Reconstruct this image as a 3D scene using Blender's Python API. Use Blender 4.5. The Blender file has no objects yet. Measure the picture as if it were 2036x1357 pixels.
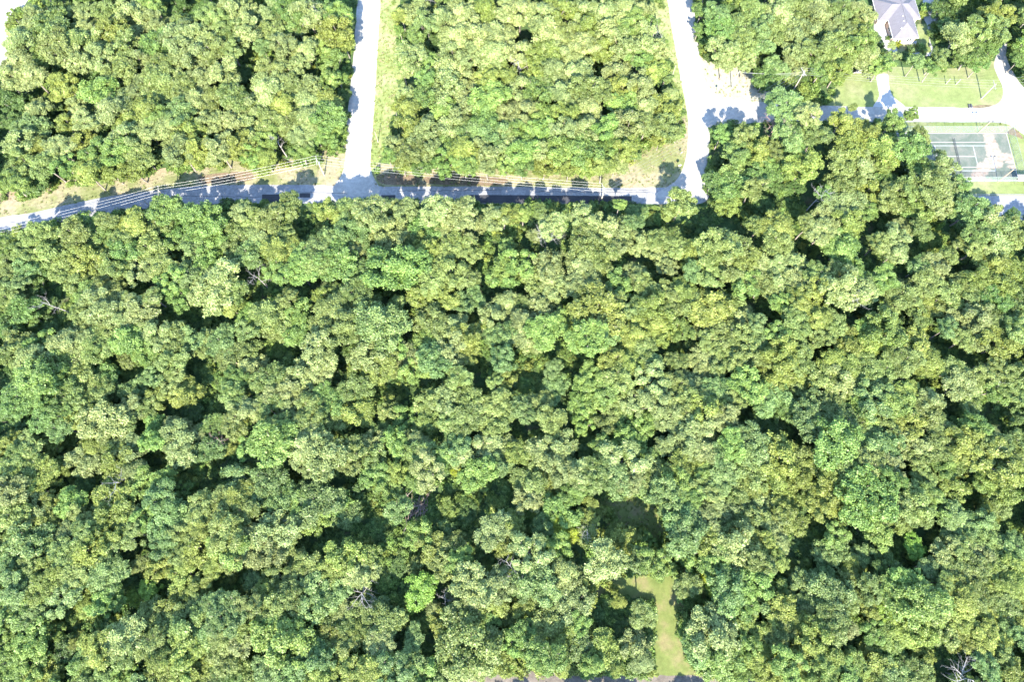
import bpy, math, random
import numpy as np
from mathutils import Vector, Matrix

# ---------------------------------------------------------------- camera, sky, sun, exposure
scene = bpy.context.scene
C = scene.collection
TILT = math.radians(18.0)
CAM_H = 197.0
cam_data = bpy.data.cameras.new('camera')
cam = bpy.data.objects.new('camera', cam_data)
C.objects.link(cam)
cam_data.sensor_width = 36.0
cam_data.lens = 24.0
cam_data.clip_start = 1.0
cam_data.clip_end = 5000.0
cam.location = (0, 0, CAM_H)
cam.rotation_euler = (TILT, 0, 0)
scene.camera = cam

SUN_EL = math.radians(37.5)
SUN_DX = 0.05
world = bpy.data.worlds.new("World")
scene.world = world
world.use_nodes = True
wn = world.node_tree.nodes
sky = wn.new('ShaderNodeTexSky')
sky.sky_type = 'NISHITA'
sky.sun_disc = False
sky.sun_elevation = SUN_EL
sky.sun_rotation = math.pi + math.atan(SUN_DX)
sky.air_density = 1.0
sky.dust_density = 0.1
sky.ozone_density = 2.0
bg = wn['Background']
bg.inputs['Strength'].default_value = 0.15
world.node_tree.links.new(sky.outputs['Color'], bg.inputs['Color'])

sun_data = bpy.data.lights.new('sun', 'SUN')
sun_data.energy = 3.2
sun_data.angle = math.radians(0.53)
sun_data.color = (1.0, 0.94, 0.82)
sun = bpy.data.objects.new('sun', sun_data)
C.objects.link(sun)
sun.location = (0, -80, 120)
ld = Vector((SUN_DX, 1.0, -math.tan(SUN_EL) * math.hypot(1, SUN_DX))).normalized()
sun.rotation_euler = ld.to_track_quat('-Z', 'Y').to_euler()

scene.view_settings.view_transform = 'Standard'
scene.view_settings.look = 'None'
scene.view_settings.exposure = 3.15
scene.view_settings.gamma = 1.0
scene.view_settings.use_curve_mapping = False
scene.cycles.max_bounces = 6
scene.cycles.diffuse_bounces = 3
scene.cycles.transparent_max_bounces = 8

# ---------------------------------------------------------------- pixel of the survey photograph -> place on the ground
ct, st = math.cos(TILT), math.sin(TILT)
F = 2036 * 24 / 36.0


def at(px, py, z=0.0):
    u, v = (px - 1018.0) / F, (678.5 - py) / F
    d = (u, st + v * ct, -ct + v * st)
    s = (CAM_H - z) / -d[2]
    return Vector((d[0] * s, d[1] * s, z))


def px_of(p):
    x, y, z = p[0], p[1], p[2] - CAM_H
    depth = y * st - z * ct
    return (1018 + F * x / depth, 678.5 - F * (y * ct + z * st) / depth)


def scale_at(py):
    return F * (ct - (678.5 - py) / F * st) / CAM_H     # photo pixels per metre across


# ---------------------------------------------------------------- materials
def mat(name):
    m = bpy.data.materials.new(name)
    m.use_nodes = True
    n = m.node_tree.nodes
    return m, n, m.node_tree.links, n['Principled BSDF']


def noise(n, l, scale, detail=4.0, rough=0.6, coord='Object', dist=0.0):
    t = n.new('ShaderNodeTexNoise')
    t.inputs['Scale'].default_value = scale
    t.inputs['Detail'].default_value = detail
    t.inputs['Roughness'].default_value = rough
    t.inputs['Distortion'].default_value = dist
    g = n.new('ShaderNodeTexCoord')
    l.new(g.outputs[coord], t.inputs['Vector'])
    return t


def ramp(n, l, fac, stops):
    r = n.new('ShaderNodeValToRGB')
    e = r.color_ramp.elements
    while len(e) > 1:
        e.remove(e[-1])
    e[0].position, e[0].color = stops[0][0], (*stops[0][1], 1)
    for p, c in stops[1:]:
        x = e.new(p)
        x.color = (*c, 1)
    l.new(fac, r.inputs['Fac'])
    return r


def mix(n, l, fac, a, b, mode='MIX'):
    m = n.new('ShaderNodeMix')
    m.data_type = 'RGBA'
    m.blend_type = mode
    for sock, v in ((m.inputs[0], fac), (m.inputs[6], a), (m.inputs[7], b)):
        if isinstance(v, (int, float)):
            sock.default_value = v
        elif isinstance(v, tuple):
            sock.default_value = (*v, 1)
        else:
            l.new(v, sock)
    return m.outputs[2]


def bump(n, l, h, b, strength=0.5, dist=0.1):
    x = n.new('ShaderNodeBump')
    x.inputs['Strength'].default_value = strength
    x.inputs['Distance'].default_value = dist
    l.new(h, x.inputs['Height'])
    l.new(x.outputs['Normal'], b.inputs['Normal'])


def ground_mat(name, stops, s1=0.08, s2=1.3, s3=6.0, rough=0.95, bs=0.5, speck=0.35):
    """Soil, grass, gravel or asphalt: broad patches of the given colours, then two scales of finer mottling."""
    m, n, l, b = mat(name)
    a = noise(n, l, s1, 5, 0.62)
    c = ramp(n, l, a.outputs['Fac'], stops).outputs['Color']
    f = noise(n, l, s2, 4, 0.65)
    g = ramp(n, l, f.outputs['Fac'], [(0.3, (1 - speck,) * 3), (0.7, (1 + speck * .6,) * 3)]).outputs['Color']
    c = mix(n, l, 1.0, c, g, 'MULTIPLY')
    h = noise(n, l, s3, 3, 0.7)
    g2 = ramp(n, l, h.outputs['Fac'], [(0.3, (1 - speck * .8,) * 3), (0.7, (1 + speck * .5,) * 3)]).outputs['Color']
    c = mix(n, l, 1.0, c, g2, 'MULTIPLY')
    l.new(c, b.inputs['Base Color'])
    b.inputs['Roughness'].default_value = rough
    b.inputs['Specular IOR Level'].default_value = 0.15
    bump(n, l, f.outputs['Fac'], b, bs, 0.15)
    return m


def plain(name, col, rough=0.7, var=0.15, s=3.0, metal=0.0, spec=0.3):
    m, n, l, b = mat(name)
    t = noise(n, l, s, 4, 0.6)
    r = ramp(n, l, t.outputs['Fac'], [(0.3, tuple(x * (1 - var) for x in col)), (0.7, tuple(min(1, x * (1 + var)) for x in col))])
    l.new(r.outputs['Color'], b.inputs['Base Color'])
    b.inputs['Roughness'].default_value = rough
    b.inputs['Metallic'].default_value = metal
    b.inputs['Specular IOR Level'].default_value = spec
    return m


def leaf_mat(name, a, b_, trans=0.26, rough=0.5):
    m, n, l, p = mat(name)
    at_ = n.new('ShaderNodeAttribute')
    at_.attribute_name = 'leafvar'
    hi = tuple(min(.3, x * 1.4 + .004) for x in b_)          # lit flecks painted into the leaf colour, on random leaves
    r = ramp(n, l, at_.outputs['Fac'], [(0.05, a), (0.68, b_), (1.0, hi)]).outputs['Color']
    oi = n.new('ShaderNodeObjectInfo')
    hs = n.new('ShaderNodeHueSaturation')
    mh = n.new('ShaderNodeMapRange')
    mh.inputs[3].default_value, mh.inputs[4].default_value = 0.488, 0.512
    l.new(oi.outputs['Random'], mh.inputs[0])
    l.new(mh.outputs[0], hs.inputs['Hue'])
    mu = n.new('ShaderNodeMath')
    mu.operation = 'MULTIPLY'
    mu.inputs[1].default_value = 7.31
    l.new(oi.outputs['Random'], mu.inputs[0])
    fr = n.new('ShaderNodeMath')
    fr.operation = 'FRACT'
    l.new(mu.outputs[0], fr.inputs[0])
    mv = n.new('ShaderNodeMapRange')
    mv.inputs[3].default_value, mv.inputs[4].default_value = 0.84, 1.16
    l.new(fr.outputs[0], mv.inputs[0])
    l.new(mv.outputs[0], hs.inputs['Value'])
    l.new(r, hs.inputs['Color'])
    l.new(hs.outputs['Color'], p.inputs['Base Color'])
    p.inputs['Roughness'].default_value = rough
    p.inputs['Specular IOR Level'].default_value = 0.28
    tr = n.new('ShaderNodeBsdfTranslucent')
    tc = mix(n, l, 1.0, hs.outputs['Color'], (0.8, 1.2, 0.45), 'MULTIPLY')
    l.new(tc, tr.inputs['Color'])
    ms = n.new('ShaderNodeMixShader')
    ms.inputs[0].default_value = trans
    l.new(p.outputs[0], ms.inputs[1])
    l.new(tr.outputs[0], ms.inputs[2])
    l.new(ms.outputs[0], n['Material Output'].inputs['Surface'])
    return m


LEAF = {
    'o': leaf_mat('olive_leaves', (0.060, 0.085, 0.015), (0.134, 0.165, 0.044)),
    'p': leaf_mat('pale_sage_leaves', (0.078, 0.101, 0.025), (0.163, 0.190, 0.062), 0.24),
    'g': leaf_mat('mid_green_leaves', (0.044, 0.079, 0.015), (0.106, 0.156, 0.036)),
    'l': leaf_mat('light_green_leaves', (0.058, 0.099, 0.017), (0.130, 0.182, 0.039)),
    'b': leaf_mat('blue_green_leaves', (0.048, 0.083, 0.020), (0.112, 0.158, 0.046)),
    'y': leaf_mat('yellowish_leaves', (0.070, 0.094, 0.014), (0.146, 0.171, 0.034)),
    'd': leaf_mat('dark_green_leaves', (0.030, 0.060, 0.014), (0.074, 0.114, 0.028)),
    'Y': leaf_mat('bright_yellow_leaves', (0.110, 0.135, 0.009), (0.180, 0.207, 0.017), 0.3),
    'L': leaf_mat('lime_leaves', (0.066, 0.122, 0.013), (0.130, 0.197, 0.027), 0.28),
}
BARK = plain('grey_bark', (.17, .145, .12), 0.9, 0.3, 2.0)
DEADWOOD = plain('bleached_dead_wood', (.20, .185, .17), 0.85, 0.25, 2.5)
REDWOOD = plain('reddish_dead_wood', (.19, .125, .105), 0.9, 0.3, 2.5)
POLEWOOD = plain('weathered_pole_wood', (.27, .24, .20), 0.85, 0.2, 2.0)
STEEL = plain('galvanised_steel', (.26, .27, .27), 0.45, 0.08, 4, 0.6)
RUST = plain('rusty_steel', (.45, .24, .10), 0.7, 0.2, 4, 0.2)
CABLE = plain('aluminium_cable', (.16, .16, .16), 0.4, 0.05, 1, 0.2)
DARKMETAL = plain('dark_painted_metal', (.05, .05, .055), 0.5, 0.1, 3)

# ---------------------------------------------------------------- mesh helpers
rng = np.random.default_rng(7)
random.seed(7)


def tag(o, label=None, cat=None, group=None, kind=None):
    if label: o['label'] = label
    if cat: o['category'] = cat
    if group: o['group'] = group
    if kind: o['kind'] = kind
    return o


class MB:
    """Collects shapes into one mesh."""

    def __init__(self):
        self.v, self.f = [], []

    def poly(self, pts):
        i = len(self.v)
        self.v += [tuple(p) for p in pts]
        self.f.append(tuple(range(i, i + len(pts))))

    def box(self, lo, hi, M=None):
        i = len(self.v)
        for z in (lo[2], hi[2]):
            for x, y in ((lo[0], lo[1]), (hi[0], lo[1]), (hi[0], hi[1]), (lo[0], hi[1])):
                p = Vector((x, y, z))
                self.v.append(tuple(M @ p if M else p))
        for q in ((3, 2, 1, 0), (4, 5, 6, 7), (0, 1, 5, 4), (1, 2, 6, 5), (2, 3, 7, 6), (3, 0, 4, 7)):
            self.f.append(tuple(i + k for k in q))

    def tube(self, pts, radii, n=6, cap=True):
        pts = [Vector(p) for p in pts]
        base = len(self.v)
        for k, p in enumerate(pts):
            d = (pts[min(k + 1, len(pts) - 1)] - pts[max(k - 1, 0)]).normalized()
            a = d.orthogonal().normalized() if abs(d.z) > 0.99 else d.cross(Vector((0, 0, 1))).normalized()
            b = d.cross(a)
            r = radii[k] if hasattr(radii, '__len__') else radii
            for j in range(n):
                t = 2 * math.pi * j / n
                self.v.append(tuple(p + a * (r * math.cos(t)) + b * (r * math.sin(t))))
        for k in range(len(pts) - 1):
            for j in range(n):
                a0, a1 = base + k * n + j, base + k * n + (j + 1) % n
                self.f.append((a0, a1, a1 + n, a0 + n))
        if cap:
            self.f.append(tuple(base + j for j in reversed(range(n))))
            self.f.append(tuple(base + (len(pts) - 1) * n + j for j in range(n)))

    def mesh(self, name, m):
        me = bpy.data.meshes.new(name)
        me.from_pydata(self.v, [], self.f)
        me.materials.append(m)
        me.update()
        return me

    def build(self, name, m, parent=None, loc=None):
        o = bpy.data.objects.new(name, self.mesh(name, m))
        C.objects.link(o)
        if parent: o.parent = parent
        if loc is not None: o.location = loc
        return o


def empty(name, loc, label=None, cat=None, group=None, rz=0.0):
    o = bpy.data.objects.new(name, None)
    o.empty_display_size = 0.5
    C.objects.link(o)
    o.location = loc
    o.rotation_euler = (0, 0, rz)
    return tag(o, label, cat, group)


def part(name, me, parent, loc=(0, 0, 0), scale=(1, 1, 1), rot=(0, 0, 0), material=None):
    o = bpy.data.objects.new(name, me)
    C.objects.link(o)
    o.parent = parent
    o.location, o.scale, o.rotation_euler = loc, scale, rot
    if material:
        o.material_slots[0].link = 'OBJECT'
        o.material_slots[0].material = material
    return o


# ---------------------------------------------------------------- ground sheets
def smooth_poly(pts, jit=0.0, step=2.0, seed=1):
    """World outline through the given points, subdivided, with a slightly uneven edge."""
    r = random.Random(seed)
    out = []
    for i, p in enumerate(pts):
        q = pts[(i + 1) % len(pts)]
        n = max(1, int((q - p).length / step))
        d = (q - p)
        nrm = Vector((-d.y, d.x, 0)).normalized() if d.length > 1e-6 else Vector((0, 0, 0))
        for k in range(n):
            j = (r.random() - .5) * 2 * jit if k else 0
            out.append(p + d * (k / n) + nrm * j)
    return out


def catmull(pts, closed=True, n=6):
    P = [Vector(p) for p in pts]
    out = []
    m = len(P)
    for i in range(m if closed else m - 1):
        g = lambda k: P[k % m] if closed else P[min(max(k, 0), m - 1)]
        a, b, c, d = g(i - 1), g(i), g(i + 1), g(i + 2)
        for k in range(n):
            t = k / n
            out.append(0.5 * (2 * b + (c - a) * t + (2 * a - 5 * b + 4 * c - d) * t * t + (3 * b - a - 3 * c + d) * t ** 3))
    if not closed: out.append(P[-1])
    return out


def sheet(name, pix, z, m, jit=0.0, kind='structure', seed=1, curve=True, parent=None, label=None):
    pts = [at(x, y) for x, y in pix]
    if curve:
        pts = catmull(pts, True, 5)
    pts = smooth_poly(pts, jit, 1.5, seed)
    from mathutils.geometry import tessellate_polygon
    flat = [Vector((p.x, p.y, z)) for p in pts]
    tris = tessellate_polygon([flat])
    me = bpy.data.meshes.new(name)
    me.from_pydata([tuple(p) for p in flat], [], [tuple(t) for t in tris])
    me.update()
    if me.polygons and sum(p.normal.z for p in me.polygons) < 0:
        me.flip_normals()
    me.materials.append(m)
    o = bpy.data.objects.new(name, me)
    C.objects.link(o)
    if parent: o.parent = parent
    if kind and not parent: o['kind'] = kind
    if label: o['label'] = label
    return o


def inside(pix_poly, x, y):
    c, n = False, len(pix_poly)
    for i in range(n):
        x0, y0 = pix_poly[i]
        x1, y1 = pix_poly[i - 1]
        if (y0 > y) != (y1 > y) and x < (x1 - x0) * (y - y0) / (y1 - y0) + x0:
            c = not c
    return c


FLOOR = ground_mat('forest_floor_litter', [(.3, (0.062, 0.068, 0.029)), (.45, (0.045, 0.073, 0.024)), (.55, (0.037, 0.068, 0.022)), (.66, (0.075, 0.070, 0.036)), (.78, (0.100, 0.081, 0.046))], 0.15, 0.9, 4.0, bs=0.8)
VERGE = ground_mat('dry_verge_grass', [(.34, (0.104, 0.117, 0.040)), (.46, (0.140, 0.143, 0.063)), (.54, (0.181, 0.161, 0.096)), (.66, (0.210, 0.168, 0.110)), (.76, (0.168, 0.104, 0.067))], 0.09, 0.8, 4.0, speck=.3)
VERGE_GREEN = ground_mat('green_yellow_verge_grass', [(.3, (0.113, 0.145, 0.037)), (.5, (0.150, 0.173, 0.063)), (.62, (0.187, 0.194, 0.093)), (.75, (0.150, 0.169, 0.068))], 0.1, 0.8, 4.0, speck=.3)
LAWN = ground_mat('mown_lawn', [(.3, (0.097, 0.126, 0.039)), (.5, (0.122, 0.143, 0.053)), (.64, (0.148, 0.150, 0.074)), (.76, (0.185, 0.161, 0.103))], 0.07, 0.5, 3.0, speck=.22)
CLEARING = ground_mat('clearing_grass', [(.3, (0.074, 0.097, 0.025)), (.5, (0.099, 0.114, 0.034)), (.6, (0.130, 0.119, 0.051)), (.72, (0.146, 0.110, 0.060))], 0.12, 0.7, 3.5, speck=.2)
SAND = ground_mat('pale_sandy_grass', [(.3, (0.194, 0.193, 0.123)), (.5, (0.233, 0.220, 0.162)), (.7, (0.272, 0.246, 0.194))], 0.1, 0.7, 3.0, speck=.2)
SOIL = ground_mat('brown_clay_soil', [(.3, (.105, .075, .045)), (.5, (.125, .092, .060)), (.7, (.085, .080, .040))], 0.15, 1.0, 4.0)
ASPHALT = ground_mat('worn_grey_asphalt', [(.3, (.15, .149, .152)), (.5, (.19, .187, .188)), (.7, (.225, .22, .215))], 0.15, 1.2, 8.0, rough=.9, bs=.15, speck=.26)
NEWASPHALT = ground_mat('fresh_black_asphalt', [(.3, (.028, .028, .031)), (.7, (.042, .042, .046))], 0.2, 1.5, 8.0, rough=.85, bs=.15, speck=.15)
CONCRETE = ground_mat('pale_concrete', [(.3, (.23, .225, .215)), (.7, (.29, .285, .27))], 0.1, 1.0, 6.0, rough=.85, bs=.1, speck=.1)
GRAVELROAD = ground_mat('pale_gravel', [(.3, (.21, .196, .175)), (.5, (.245, .230, .206)), (.7, (.28, .265, .24))], 0.12, 0.9, 5.0, bs=.3, speck=.2)
DIRT = ground_mat('brown_dirt_track', [(.3, (0.077, 0.065, 0.053)), (.5, (0.107, 0.089, 0.073)), (.7, (0.135, 0.116, 0.097))], 0.12, 0.9, 4.0, speck=.3)

g = MB()
g.poly([(-900, -700, 0), (900, -700, 0), (900, 1100, 0), (-900, 1100, 0)])
tag(g.build('ground', FLOOR), kind='structure')

R_VERGE_W = [(-120, 500), (-120, 372), (0, 380), (110, 362), (200, 350), (300, 338), (380, 326), (440, 318), (540, 318), (640, 296), (685, 255), (700, 220), (704, 372), (560, 378), (420, 384), (300, 392), (140, 418), (0, 445)]
R_VERGE_MID = [(735, 376), (738, 325), (800, 330), (1000, 335), (1200, 338), (1240, 316), (1300, 280), (1345, 235), (1385, 235), (1385, 300), (1362, 378), (1200, 382), (1000, 380)]
R_VERGE_EAST = [(745, -60), (800, -60), (796, 0), (792, 150), (784, 240), (765, 300), (735, 342), (730, 300), (738, 150)]
R_VERGE_RIGHT = [(1318, -60), (1300, 0), (1318, 90), (1335, 150), (1352, 200), (1378, 260), (1390, 150), (1360, 50), (1345, -60)]
R_SAND = [(1378, 95), (1400, 118), (1440, 124), (1478, 136), (1506, 152), (1506, 178), (1560, 186), (1560, 208), (1420, 205), (1390, 180)]
R_ROAD = [(-120, 467), (0, 433), (60, 424), (140, 406), (210, 392), (300, 380), (370, 372), (460, 368), (600, 368), (760, 371), (900, 371), (1050, 372), (1200, 374), (1300, 373), (1400, 376),
          (1396, 404), (1300, 407), (1200, 406), (1000, 405), (700, 405), (500, 405), (400, 407), (300, 414), (200, 428), (130, 440), (60, 455), (0, 468), (-120, 500)]
R_LEFTROAD = [(709, -60), (762, -60), (757, 0), (752, 80), (748, 150), (741, 260), (737, 335), (752, 385), (662, 385), (684, 335), (690, 240), (700, 140), (710, 0)]
R_RIGHTROAD = [(1312, -60), (1372, -60), (1378, 0), (1384, 50), (1391, 110), (1398, 152), (1420, 186), (1440, 210), (1428, 240), (1413, 255), (1410, 300), (1402, 345), (1392, 392), (1300, 392), (1345, 358), (1364, 312), (1368, 250), (1364, 210), (1352, 150), (1336, 60), (1327, 0)]
R_BRANCH = [(1400, 192), (1440, 198), (1500, 202), (1560, 206), (1640, 210), (1740, 213), (1830, 213), (1940, 214), (1975, 210), (1992, 196), (1993, 172), (1982, 148), (1976, 128), (1983, 105), (1990, 80), (1996, 30), (2004, 30), (2003, 80), (2001, 112), (2014, 142), (2034, 172), (2075, 205), (2160, 225), (2160, 300), (2080, 290), (2036, 268), (2012, 251), (1985, 244), (1900, 243), (1740, 243), (1560, 241), (1400, 246)]
R_DRIVE = [(1744, 150), (1765, 148), (1768, 170), (1776, 192), (1800, 216), (1738, 216), (1748, 192), (1745, 170)]
R_LAWN = [(1672, 160), (1690, 142), (1745, 136), (1770, 132), (1870, 136), (1930, 132), (1978, 122), (1990, 165), (2000, 190), (1985, 216), (1900, 219), (1700, 217), (1640, 216)]
R_STRIP = [(1780, 240), (1900, 241), (1985, 242), (2012, 249), (2036, 266), (2050, 300), (2075, 380), (1990, 366), (1780, 366)]
R_BELOWCOURT = [(1905, 358), (2120, 358), (2150, 390), (1905, 389)]
R_PARKING = [(1920, 389), (2150, 391), (2180, 440), (1920, 436)]
R_CLEAR = [(1178, 1128), (1240, 1112), (1300, 1132), (1362, 1126), (1400, 1170), (1410, 1215), (1368, 1240), (1366, 1290), (1385, 1325), (1430, 1352), (1420, 1372), (1270, 1372), (1290, 1330), (1296, 1260), (1290, 1200), (1250, 1190), (1188, 1190)]
R_GLADE = [(1185, 1000), (1215, 975), (1262, 962), (1310, 978), (1345, 1010), (1346, 1060), (1320, 1085), (1270, 1072), (1215, 1050)]
R_TRACK = [(850, 1352), (940, 1346), (1040, 1336), (1150, 1337), (1300, 1345), (1440, 1347), (1600, 1368), (1600, 1430), (850, 1430)]
R_NWROAD = [(-120, 60), (-40, 20), (10, -20), (60, -60), (90, -60), (52, 5), (36, 30), (14, 50), (30, 78), (36, 108), (22, 135), (-20, 150), (-120, 170)]
R_YARD = [(1738, 46), (1752, 36), (1772, 44), (1782, 78), (1834, 78), (1842, 50), (1836, 30), (1838, -30), (1866, -30), (1864, 40), (1848, 62), (1852, 90), (1864, 108), (1786, 112), (1760, 96), (1742, 84)]
R_YARDLAWN = [(1782, 86), (1822, 90), (1824, 48), (1842, 46), (1846, 62), (1850, 92), (1852, 104), (1784, 105)]
R_PATH = [(1706, 136), (1722, 104), (1742, 96), (1748, 104), (1730, 122), (1718, 140)]

OPEN = [R_ROAD, R_LEFTROAD, R_RIGHTROAD, R_BRANCH, R_SAND, R_LAWN, R_DRIVE, R_PARKING, R_BELOWCOURT, R_STRIP, R_TRACK, R_NWROAD, R_YARD]
sheet('verge', R_VERGE_W, .004, VERGE, .35, seed=2)
sheet('verge', R_VERGE_MID, .004, VERGE, .35, seed=3)
sheet('verge', R_VERGE_EAST, .008, VERGE_GREEN, .3, seed=4)
sheet('verge', R_VERGE_RIGHT, .008, VERGE_GREEN, .3, seed=5)
sheet('sandy_ground', R_SAND, .012, SAND, .4, seed=6)
sheet('lawn', R_LAWN, .008, LAWN, .3, seed=7)
sheet('lawn', R_STRIP, .012, LAWN, .2, seed=8)
sheet('lawn', R_BELOWCOURT, .016, LAWN, .1, seed=9)
sheet('yard', R_YARD, .012, CONCRETE, .1, seed=10)
sheet('yard_lawn', R_YARDLAWN, .016, LAWN, .15, seed=11, curve=False)
sheet('garden_path', R_PATH, .016, CONCRETE, .1, seed=12)
sheet('clearing', R_CLEAR, .004, CLEARING, .4, seed=13)
sheet('clearing', R_GLADE, .004, CLEARING, .5, seed=14)
sheet('dirt_track', R_TRACK, .008, DIRT, .3, seed=15)
sheet('gravel_road', R_NWROAD, .008, GRAVELROAD, .3, seed=16)
road = sheet('road', R_ROAD, .016, ASPHALT, .12, seed=17)
sheet('side_road', R_LEFTROAD, .020, GRAVELROAD, .18, seed=18)
sheet('side_road', R_RIGHTROAD, .024, GRAVELROAD, .18, seed=19)
sheet('branch_road', R_BRANCH, .028, GRAVELROAD, .15, seed=20)
sheet('driveway', R_DRIVE, .020, CONCRETE, .05, seed=21)
sheet('parking_area', R_PARKING, .020, ASPHALT, .05, seed=22, curve=False)
for k, pp in enumerate(([(521, 387), (558, 386), (558, 404), (521, 404)], [(758, 388), (786, 388), (786, 404), (758, 404)], [(932, 387.5), (1256, 390), (1256, 405), (932, 404)], [(596, 384), (617, 384), (617, 393), (596, 393)])):
    sheet('asphalt_patch', pp, .020 if k != 1 else .024, NEWASPHALT, .04, seed=30 + k, curve=False, parent=road)
# tar-filled cracks along the crown of the road
r_ = random.Random(5)
for (x0, x1, y0, y1) in ((300, 520, 389, 392), (560, 690, 381, 385), (790, 1000, 380, 378), (1060, 1300, 381, 383), (20, 60, 442, 440), (1180, 1290, 376, 379)):
    m_ = MB()
    L = []
    n_ = int((x1 - x0) / 6)
    for k in range(n_ + 1):
        t = k / n_
        L.append(at(x0 + (x1 - x0) * t, y0 + (y1 - y0) * t + r_.uniform(-.9, .9)))
    for a, b in zip(L, L[1:]):
        w = Vector((0, .07, 0))
        m_.poly([a - w + Vector((0, 0, .0295)), b - w + Vector((0, 0, .0295)), b + w + Vector((0, 0, .0295)), a + w + Vector((0, 0, .0295))])
    m_.build('tar_seam', NEWASPHALT, road)
for pix in ([(1930, 212), (1950, 208.5), (1972, 209.5), (1962, 213.5), (1940, 215)], [(1996, 262), (2010, 254), (2024, 262), (2034, 276), (2022, 272)]):
    sheet('clay_soil', pix, .034, SOIL, .2, seed=41)
for k, pix in enumerate(([(752, 348), (800, 346), (832, 352), (828, 366), (790, 368), (756, 364)], [(846, 352), (900, 350), (985, 352), (1010, 360), (980, 369), (900, 368), (850, 364)], [(395, 352), (440, 344), (496, 342), (500, 358), (450, 364), (405, 366)])):
    sheet('clay_soil', pix, .012, SOIL, .5, seed=60 + k)

# ---------------------------------------------------------------- foliage
def crown_arrays(seed, lobes=9, tufts=2700, leaf=0.039, flat=0.48, spread=0.68, lobe_r=(0.28, 0.46), clumps=(8, 13), clump_r=(0.09, 0.18), spiky=0.06, quads=6):
    """A crown of radius about 1 round the origin: uneven lobes over a dome, each broken into pads of foliage with gaps between
    them, each pad covered with tufts of leaf-sized faces. Returns vertices (n*4,3), leafvar of each face and the lobe centres."""
    r = np.random.default_rng(seed)
    cen, rad = [], []
    for k in range(lobes):
        for _ in range(60):
            a = r.uniform(0, 2 * np.pi)
            q = spread * np.sqrt(r.uniform(0.0, 1.0)) * r.uniform(.85, 1.2)
            c = np.array([q * np.cos(a), q * np.sin(a), 0.0])
            c[2] = flat * (0.5 * np.sqrt(max(0, 1 - min(1, q) ** 2)) - 0.1) + r.normal(0, 0.15)
            if all(np.linalg.norm(c - o) > 0.30 for o in cen):
                break
        cen.append(c)
        rad.append(r.uniform(*lobe_r))
    cen, rad = np.array(cen), np.array(rad)
    pc, pr, pd, pl = [], [], [], []
    for k in range(lobes):
        for _ in range(int(r.integers(*clumps))):
            d = r.normal(size=3)
            d[2] = abs(d[2]) * 1.0 - 0.35
            d /= np.linalg.norm(d)
            p = cen[k] + d * rad[k] * r.uniform(.6, 1.0) * np.array([1, 1, .85])
            if np.linalg.norm(p[:2]) > 1.05: continue
            if len(pc) and np.min(np.linalg.norm(np.array(pc) - p, axis=1)) < .085: continue
            pc.append(p)
            pr.append(r.uniform(*clump_r))
            pd.append(d)
            pl.append(np.clip(.5 + r.normal(0, .2), .1, .9))
    pc, pr, pd, pl = np.array(pc), np.array(pr), np.array(pd), np.array(pl)
    n = int(tufts * 3.2)
    w = pr ** 2 / (pr ** 2).sum()
    k = r.choice(len(pc), n, p=w)
    d = r.normal(size=(n, 3)) + pd[k] * .5 + np.array([0, 0, .5])
    d /= np.linalg.norm(d, axis=1)[:, None]
    rr = pr[k] * (1 - np.abs(r.normal(0, .24, n)) + np.where(r.random(n) < .12 + spiky, r.uniform(0, .5 + spiky, n), 0))
    P = pc[k] + d * rr[:, None] * np.array([1.1, 1.1, .72])
    dist = np.linalg.norm((P[:, None] - pc[None]) * np.array([.9, .9, 1.35]), axis=2) / pr[None]
    dist[np.arange(n), k] = 9
    ok = np.where(dist.min(1) > .72)[0][:tufts]
    P, N, k = P[ok], d[ok], k[ok]
    n = len(P) * quads
    LV = np.repeat(np.clip(pl[k] + r.normal(0, .16, len(P)), 0, 1), quads)
    c = np.repeat(P, quads, 0) + r.normal(0, leaf * .95, (n, 3)) * np.array([1, 1, .7])
    nn = np.repeat(N, quads, 0) * .55 + np.array([0, -.08, .5]) + r.normal(0, .47, (n, 3))
    nn /= np.linalg.norm(nn, axis=1)[:, None]
    t = np.cross(nn, r.normal(size=(n, 3)))
    t /= np.linalg.norm(t, axis=1)[:, None]
    b = np.cross(nn, t)
    s = (leaf * r.uniform(.55, 1.2, n))[:, None]
    ar = r.uniform(.5, .85, n)[:, None]
    bend = nn * s * r.uniform(-.3, .1, n)[:, None]
    V = np.stack([c - t * s, c - b * s * ar + bend, c + t * s, c + b * s * ar + bend], 1).reshape(-1, 3)
    lv = np.clip(LV + r.normal(0, .2, n), 0, 1)
    return V, lv, cen


def leaf_mesh(name, V, lv, material):
    n = len(V) // 4
    me = bpy.data.meshes.new(name)
    me.vertices.add(len(V))
    me.vertices.foreach_set('co', V.astype(np.float32).ravel())
    me.loops.add(n * 4)
    me.loops.foreach_set('vertex_index', np.arange(n * 4, dtype=np.int32))
    me.polygons.add(n)
    me.polygons.foreach_set('loop_start', np.arange(0, n * 4, 4, dtype=np.int32))
    me.update(calc_edges=True)
    a = me.attributes.new('leafvar', 'FLOAT', 'FACE')
    a.data.foreach_set('value', lv.astype(np.float32))
    me.materials.append(material)
    return me


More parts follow.
